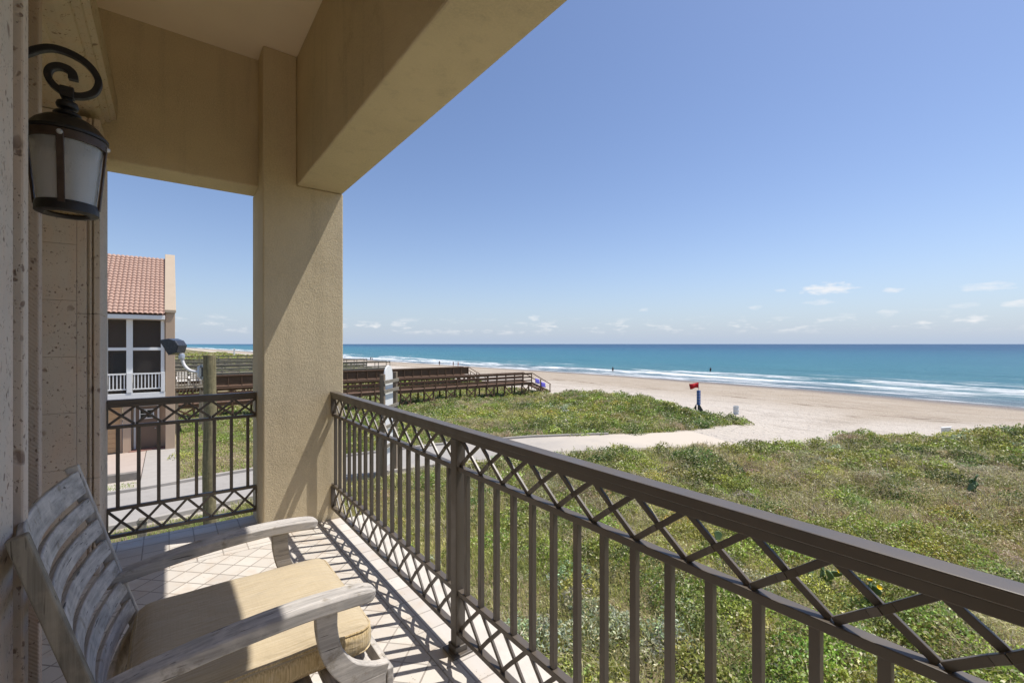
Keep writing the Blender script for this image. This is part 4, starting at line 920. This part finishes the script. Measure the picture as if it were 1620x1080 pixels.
def leaves(P, size, aspect, updir=.6, out=None):
    n = len(P); nr = unit(rng.normal(size=(n, 3)) + np.array([0, 0, updir]) + (0 if out is None else out * .8)); t = unit(np.cross(nr, rng.normal(size=(n, 3)))); b = np.cross(nr, t)
    s = size[:, None]; fold = nr * s * .18
    return np.stack([P - t * s * .5, P + b * s * aspect * .5 + fold, P + t * s * .5, P - b * s * aspect * .5 + fold], 1)
def blades(P, h, w, lean=.5):
    n = len(P); a = rng.uniform(0, 2 * np.pi, n); d = np.stack([np.cos(a), np.sin(a), 0 * a], -1); sd = np.stack([-d[:, 1], d[:, 0], 0 * a], -1)
    l = np.abs(rng.normal(0, lean, n))[:, None]; up = np.array([0, 0, 1.0]); h = h[:, None]; w = w[:, None]
    wind = np.array([-.25, .1, 0]); m_ = P + up * h * .62 + (d * l * .28 + wind * .2) * h; tp = P + up * h * (1 - .25 * np.minimum(l, 1.5)) + (d * l * .9 + wind * .6) * h
    q1 = np.stack([P - sd * w, P + sd * w, m_ + sd * w * .8, m_ - sd * w * .8], 1); q2 = np.stack([m_ - sd * w * .8, m_ + sd * w * .8, tp + sd * w * .15, tp - sd * w * .15], 1); return np.stack([q1, q2], 1)
def tintv(n, c, var=.25, hue=.12):
    return np.clip(np.array(c) * (1 + rng.normal(0, var, (n, 1))) * (1 + rng.normal(0, hue, (n, 3))), .004, .8)
def camdepth(x, y): return .603 * x + .798 * y
def in_view(x, y, pad=.14):
    d = camdepth(x, y); l = .798 * x - .603 * y; return (d > 1) & (np.abs(l) < d * (1.125 + pad) + 2)
def scatter(x0, x1, y0, y1, dens_fn, dmax):
    n = int((x1 - x0) * (y1 - y0) * dmax); x = rng.uniform(x0, x1, n); y = rng.uniform(y0, y1, n)
    k = (rng.uniform(0, dmax, n) < dens_fn(x, y)) & in_view(x, y); return x[k], y[k]
def gl(x, y): return veg_mask(x, y)
def grassiness(x, y):    # yellow grass near the road and below the balcony
    return np.clip(fbm(x, y, 6, 51) * 1.5 - .62 + .75 * 1.15 * np.exp(-((x - 4.8) / 4.0) ** 2) * sstep(4.0, 7.5, y) + .6 * np.exp(-((y - road_y(x) + 4.0) / 2.4) ** 2) * (x < 22), 0, 1)

# shrubs: clumps with leaves on domes
def shrub_field(name, xr, yr, dens, dmax, kinds, lab, leafk=1.0):
    x, y = scatter(xr[0], xr[1], yr[0], yr[1], dens, dmax)
    n = len(x); kind = kinds(x, y); Vs = []; Ts = []
    for kd, (c, sz, asp, hmin, hmax, rmin, rmax, nl) in KIND.items():
        k = kind == kd; m_ = int(k.sum())
        if not m_: continue
        cx, cy = x[k], y[k]; dep = np.maximum(camdepth(cx, cy), 6); lod = np.clip(dep / 11, 1, 14)
        rad = rng.uniform(rmin, rmax, m_); hh = rng.uniform(hmin, hmax, m_); cnt = np.maximum(8, (nl * leafk * (rad / .4) ** 2 / lod ** 1.3)).astype(int)
        idx = np.repeat(np.arange(m_), cnt); t = len(idx)
        ct = tintv(m_, c, .22, .10)
        ph = rng.uniform(0, 2 * np.pi, t); rr = np.sqrt(rng.uniform(0, 1, t)); lump = .75 + .5 * vnoise(cx[idx] * 3 + np.cos(ph) * 1.5, cy[idx] * 3 + np.sin(ph) * 1.5, .8, 13)
        zz = np.sqrt(np.maximum(0, 1 - rr ** 2)) * hh[idx] * lump * rng.uniform(.35, 1.05, t) ** .6
        px = cx[idx] + np.cos(ph) * rr * rad[idx] * lump; py = cy[idx] + np.sin(ph) * rr * rad[idx] * lump
        P_ = np.stack([px, py, height(px, py) + zz], -1); out = np.stack([np.cos(ph) * rr, np.sin(ph) * rr, .5 + 0 * rr], -1)
        s = sz * rng.uniform(.6, 1.4, t) * lod[idx] ** .66
        Vs.append(leaves(P_, s, asp, .5, out)); tt = ct[idx] * (1 + rng.normal(0, .28, (t, 1))) * (1.15 + .5 * (zz / np.maximum(hh[idx], .01))[:, None] * 0)
        odd = rng.uniform(0, 1, (t, 1)); tt = np.where(odd < .10, np.array([.60, .53, .36]), np.where(odd < .17, np.array([.33, .36, .08]), tt)); Ts.append(np.clip(tt, .004, .8))
    if Vs: return mesh_from(name, np.concatenate(Vs), 4, np.concatenate(Ts), LEAF, lab)
#        colour, leaf, aspect, hmin,hmax, rmin,rmax, leaves
KIND = {0: ((.245, .280, .068), .062, .55, .22, .55, .28, .65, 270),     # fresh green
        1: ((.125, .160, .050), .054, .55, .24, .60, .28, .70, 300),     # dark green
        2: ((.34, .38, .27), .070, .42, .18, .42, .20, .50, 240),        # silver green
        3: ((.33, .27, .18), .085, .14, .15, .42, .25, .60, 330),      # dry twigs
        4: ((.36, .36, .10), .060, .45, .15, .38, .25, .55, 300)}       # olive yellow
def kinds_near(x, y):
    a = fbm(x, y, 3.6, 61, 3); b = fbm(x, y, 4.2, 71, 3); r = rng.uniform(-.5, .5, len(x)) * .16; k = np.full(len(x), 0)
    k = np.where(a + r > .60, 1, k); k = np.where((a + r < .42), 4, k); k = np.where(b + r > .69, 2, k); k = np.where(b + r < .37, 3, k); return k
def d_near(x, y): return gl(x, y) * np.clip(1.15 - grassiness(x, y) * 1.05, .04, 1) * np.interp(camdepth(x, y), [5, 12, 30], [3.6, 3.0, 2.2])
def both(lo_, hi_, f): return lambda x, y: f(x, y) * ((camdepth(x, y) >= lo_) & (camdepth(x, y) < hi_))
SHR = 'low green and silvery dune shrubs covering the sand'
near_reg = lambda x, y: d_near(x, y) * ((x > 1.8) & (y < 17.6))
shrub_field('dune_shrubs', (1.6, 42), (-3, 17), near_reg, 3.6, kinds_near, 'low shrubs mixed green, silvery and dry, below the long railing')
isl = lambda x, y: gl(x, y) * ((y > road_y(x)) & (x > .4)) * np.clip(.25 + sstep(4, 10, x) * 1.2 - .35 * grassiness(x, y), .05, 1) * 2.0 * (1 - .65 * sstep(36.5, 38.5, y))
shrub_field('dune_shrubs', (.4, 38), (14, 58), isl, 2.0, kinds_near, 'low green shrubs on the dune between road and boardwalks', .9)
farv = lambda x, y: gl(x, y) * .55 * np.interp(y, [58, 300], [1, .25])
shrub_field('dune_scrub', (-40, 42), (58, 320), farv, .55, lambda x, y: np.where(rng.uniform(0, 1, len(x)) < .5, 4, np.where(rng.uniform(0, 1, len(x)) < .6, 0, 3)), 'far dune scrub beyond the boardwalks', 3.2)

# grass
def grass_field(name, xr, yr, dens, dmax, lab, hfn, cfn, wk=1.0):
    x, y = scatter(xr[0], xr[1], yr[0], yr[1], dens, dmax); n = len(x); dep = np.maximum(camdepth(x, y), 6); lod = np.clip(dep / 9, 1, 12)
    P_ = np.stack([x, y, height(x, y) - .02], -1); h = hfn(x, y) * rng.uniform(.5, 1.35, n); w = .0058 * wk * lod ** .95 * rng.uniform(.6, 1.4, n)
    return mesh_from(name, blades(P_, h, w), 4, np.repeat(cfn(x, y), 2, 0), BLADE, lab)
def c_grass(x, y):
    n = len(x); a = fbm(x, y, 2.6, 81)[:, None]; r = rng.uniform(0, 1, (n, 1)); g_ = np.array([.27, .29, .08]); t_ = np.array([.60, .52, .25]); o_ = np.array([.40, .40, .13])
    w = np.clip((a - .40) * 5 + (r - .5) * 1.3, 0, 1); c = t_ * (1 - w) + g_ * w; c = np.where(rng.uniform(0, 1, (n, 1)) < .35, o_, c)
    return np.clip(c * (1 + rng.normal(0, .22, (n, 1))), .01, .7)
gd_near = lambda x, y: gl(x, y) * (.24 + .76 * grassiness(x, y)) * ((x > 1.6) & (y < 17.6)) * np.interp(camdepth(x, y), [5, 9, 15, 30], [900, 760, 300, 90])
grass_field('dune_grass', (1.6, 42), (-3, 17.4), gd_near, 900, 'dry yellow and green grass below the long railing', lambda x, y: .14 + .14 * fbm(x, y, 3, 91), c_grass, .85)
gd_isl = lambda x, y: gl(x, y) * ((y > road_y(x)) & (x > .4)) * np.interp(camdepth(x, y), [14, 25, 50], [170, 75, 22])
def c_lawn(x, y):
    n = len(x); w = np.clip((fbm(x, y, 3.5, 101) - .22) * 4 + rng.normal(0, .25, n), 0, 1)[:, None]; w = np.maximum(w, .75 * (x < -.8)[:, None]); c = np.array([.52, .46, .21]) * (1 - w) + np.array([.26, .34, .08]) * w
    return np.clip(c * (1 + rng.normal(0, .18, (n, 1))), .01, .7)
grass_field('lawn_grass', (.4, 37), (15, 58), gd_isl, 170, 'green and straw coloured grass between road and boardwalks', lambda x, y: .13 + .10 * sstep(4, 12, x), c_lawn, 1.15)
gd_w = lambda x, y: (np.abs(road_d(x, y) - .75) < .55) * (y > road_y(x)) * (x < -.9) * 260.
grass_field('verge_grass', (-9, -.8), (18, 24), gd_w, 260, 'short grass on the verge before the driveway', lambda x, y: .07 + 0 * x, c_lawn, 1.0)
gd_l = lambda x, y: ((x < 1.7) & (x > -3) & (y > 5) & (y < 17.0)) * 320. * sstep(.1, .4, road_d(x, y))
grass_field('verge_grass', (-3, 1.7), (8, 17.2), gd_l, 320, 'short grass on the near side of the road under the short railing', lambda x, y: .10 + 0 * x, c_lawn, 1.0)

def cover_field(name, xr, yr, dens, dmax, lab):
    x, y = scatter(xr[0], xr[1], yr[0], yr[1], dens, dmax); n = len(x); dep = np.maximum(camdepth(x, y), 6); lod = np.clip(dep / 10, 1, 12)
    a = fbm(x, y, 2.2, 131, 3); b = fbm(x, y, 1.3, 141, 3); q = rng.uniform(-.07, .07, n)
    c = np.array([.29, .325, .075]) + np.zeros((n, 3)); c = np.where((a + q > .56)[:, None], np.array([.16, .22, .055]), c); c = np.where((a + q < .43)[:, None], np.array([.40, .37, .12]), c)
    c = np.where((b + q > .68)[:, None], np.array([.36, .39, .27]), c); c = np.where((b + q < .33)[:, None], np.array([.44, .37, .22]), c)
    odd = rng.uniform(0, 1, (n, 1)); c = np.where(odd < .12, np.array([.62, .54, .38]), c); c = c * (1 + rng.normal(0, .27, (n, 1)))
    z = height(x, y) + rng.uniform(.0, .14, n) * (.4 + 1.2 * a); s = .042 * rng.uniform(.5, 1.5, n) * lod ** .85
    return mesh_from(name, leaves(np.stack([x, y, z], -1), s, .55, .9), 4, np.clip(c, .004, .8), LEAF, lab)
cv = lambda x, y: gl(x, y) * (1 - .75 * grassiness(x, y)) * ((x > 1.8) & (y < 17.6)) * np.interp(camdepth(x, y), [6, 10, 16, 30], [560, 400, 190, 70])
cover_field('leafy_ground_cover', (1.8, 42), (-3, 17.5), cv, 900, 'low leafy mat of green and silver leaves below the long railing')
cv2 = lambda x, y: gl(x, y) * ((y > road_y(x)) & (x > 3.5)) * np.interp(camdepth(x, y), [14, 25, 50], [220, 100, 30])
cover_field('leafy_ground_cover', (3.5, 37), (14, 58), cv2, 220, 'low leafy mat on the dune between road and boardwalks')
def twig_field(name, xr, yr, dens, dmax, lab):
    x, y = scatter(xr[0], xr[1], yr[0], yr[1], dens, dmax); n = len(x); lod = np.clip(np.maximum(camdepth(x, y), 6) / 9, 1, 6)
    P_ = np.stack([x, y, height(x, y) + rng.uniform(0, .12, n)], -1); c = np.array([.31, .255, .19]) * (1 + rng.normal(0, .3, (n, 1))); c = np.where(rng.uniform(0, 1, (n, 1)) < .3, np.array([.55, .49, .30]), c)
    return mesh_from(name, blades(P_, rng.uniform(.15, .42, n), .0045 * lod, 1.3), 4, np.repeat(np.clip(c, .01, .8), 2, 0), BLADE, lab)
tw = lambda x, y: gl(x, y) * ((x > 1.8) & (y < 17.6)) * np.clip((fbm(x, y, 2.8, 151, 3) - .46) * 6, .06, 1) * (1 - .6 * grassiness(x, y)) * np.interp(camdepth(x, y), [6, 12, 30], [230, 100, 20])
twig_field('dry_twigs', (1.8, 42), (-3, 17.5), tw, 230, 'grey brown dead stems and vines among the dune plants')

# ------------------------------------------------------------------ prickly pears
PAD = m_plain('cactus_pad', (.10, .155, .060), .6, .22, 14, .3, 40); YEL = m_plain('yellow_petals', (.80, .58, .015), .6, .1, 20, 0)
def cactus(x, y, n, label, s=1.0, flowers=True):
    z = float(height(x, y)); r = empty('prickly_pear', (x, y, z), label, 'cactus', 'prickly pears among the dune plants')
    pads = []
    for i in range(n):
        if i < max(2, n // 3): base = Vector((x + random.uniform(-.22, .22) * s, y + random.uniform(-.22, .22) * s, z - .03)); up = Vector((random.uniform(-.4, .4), random.uniform(-.4, .4), 1)).normalized()
        else: b = random.choice(pads); base = b[0] + b[1] * b[2] * random.uniform(.85, .97) + b[3] * random.uniform(-.08, .08) * s; up = (b[1] + Vector((random.uniform(-.7, .7), random.uniform(-.7, .7), random.uniform(.1, .5)))).normalized()
        L_ = random.uniform(.20, .30) * s; side = up.cross(Vector((random.uniform(-1, 1), random.uniform(-1, 1), .1))).normalized(); nrm = side.cross(up)
        pads.append((base, up, L_, side)); m = MB(); k_ = 14; rings = []
        vs = []; fs = []
        for w, sc_ in ((-.018, .62), (-.022, .9), (0, 1.0), (.022, .9), (.018, .62)):
            for q in range(k_):
                a = 2 * math.pi * q / k_; rad = L_ * .5; wd = .42 * L_ * (1 - .16 * math.cos(a + math.pi) * -1)
                vs.append(base + up * (rad * 1.0 - math.cos(a) * rad * sc_) + side * (math.sin(a) * wd * sc_ * (.82 if math.cos(a) > 0 else 1)) + nrm * w * s)
        for a in range(4):
            for q in range(k_): fs.append((a * k_ + q, a * k_ + (q + 1) % k_, (a + 1) * k_ + (q + 1) % k_, (a + 1) * k_ + q))
        fs += [tuple(range(k_ - 1, -1, -1)), tuple(4 * k_ + q for q in range(k_))]
        m.add(vs, fs); m.build('pad', PAD, r, smooth=True)
        if flowers and i >= n // 3 and random.random() < .5:
            t = base + up * L_; fm = MB()
            for q in range(9):
                a = 2 * math.pi * q / 9; d = (side * math.cos(a) + nrm * math.sin(a)); e = d.cross(up)
                fm.add([t, t + d * .035 * s + e * .016 * s + up * .03 * s, t + d * .058 * s + up * .055 * s, t + d * .035 * s - e * .016 * s + up * .03 * s], [(0, 1, 2, 3)])
            fm.build('flower', YEL, r)
cactus(11.3, 4.0, 11, 'large prickly pear with yellow flowers behind the crossed straps at right', .95)
cactus(10.75, 2.9, 10, 'prickly pear with broad pads and one yellow flower, nearest the right edge of the photo', .95)
cactus(8.6, 6.85, 7, 'small prickly pear low among the shrubs, below the middle of the long handrail', .8, False)
cactus(10.9, 5.95, 8, 'prickly pear with yellow flowers just under the handrail line', .85)
cactus(21.6, 3.0, 9, 'dark flowerless prickly pear standing alone on the open dune at far right', 1.15, False)
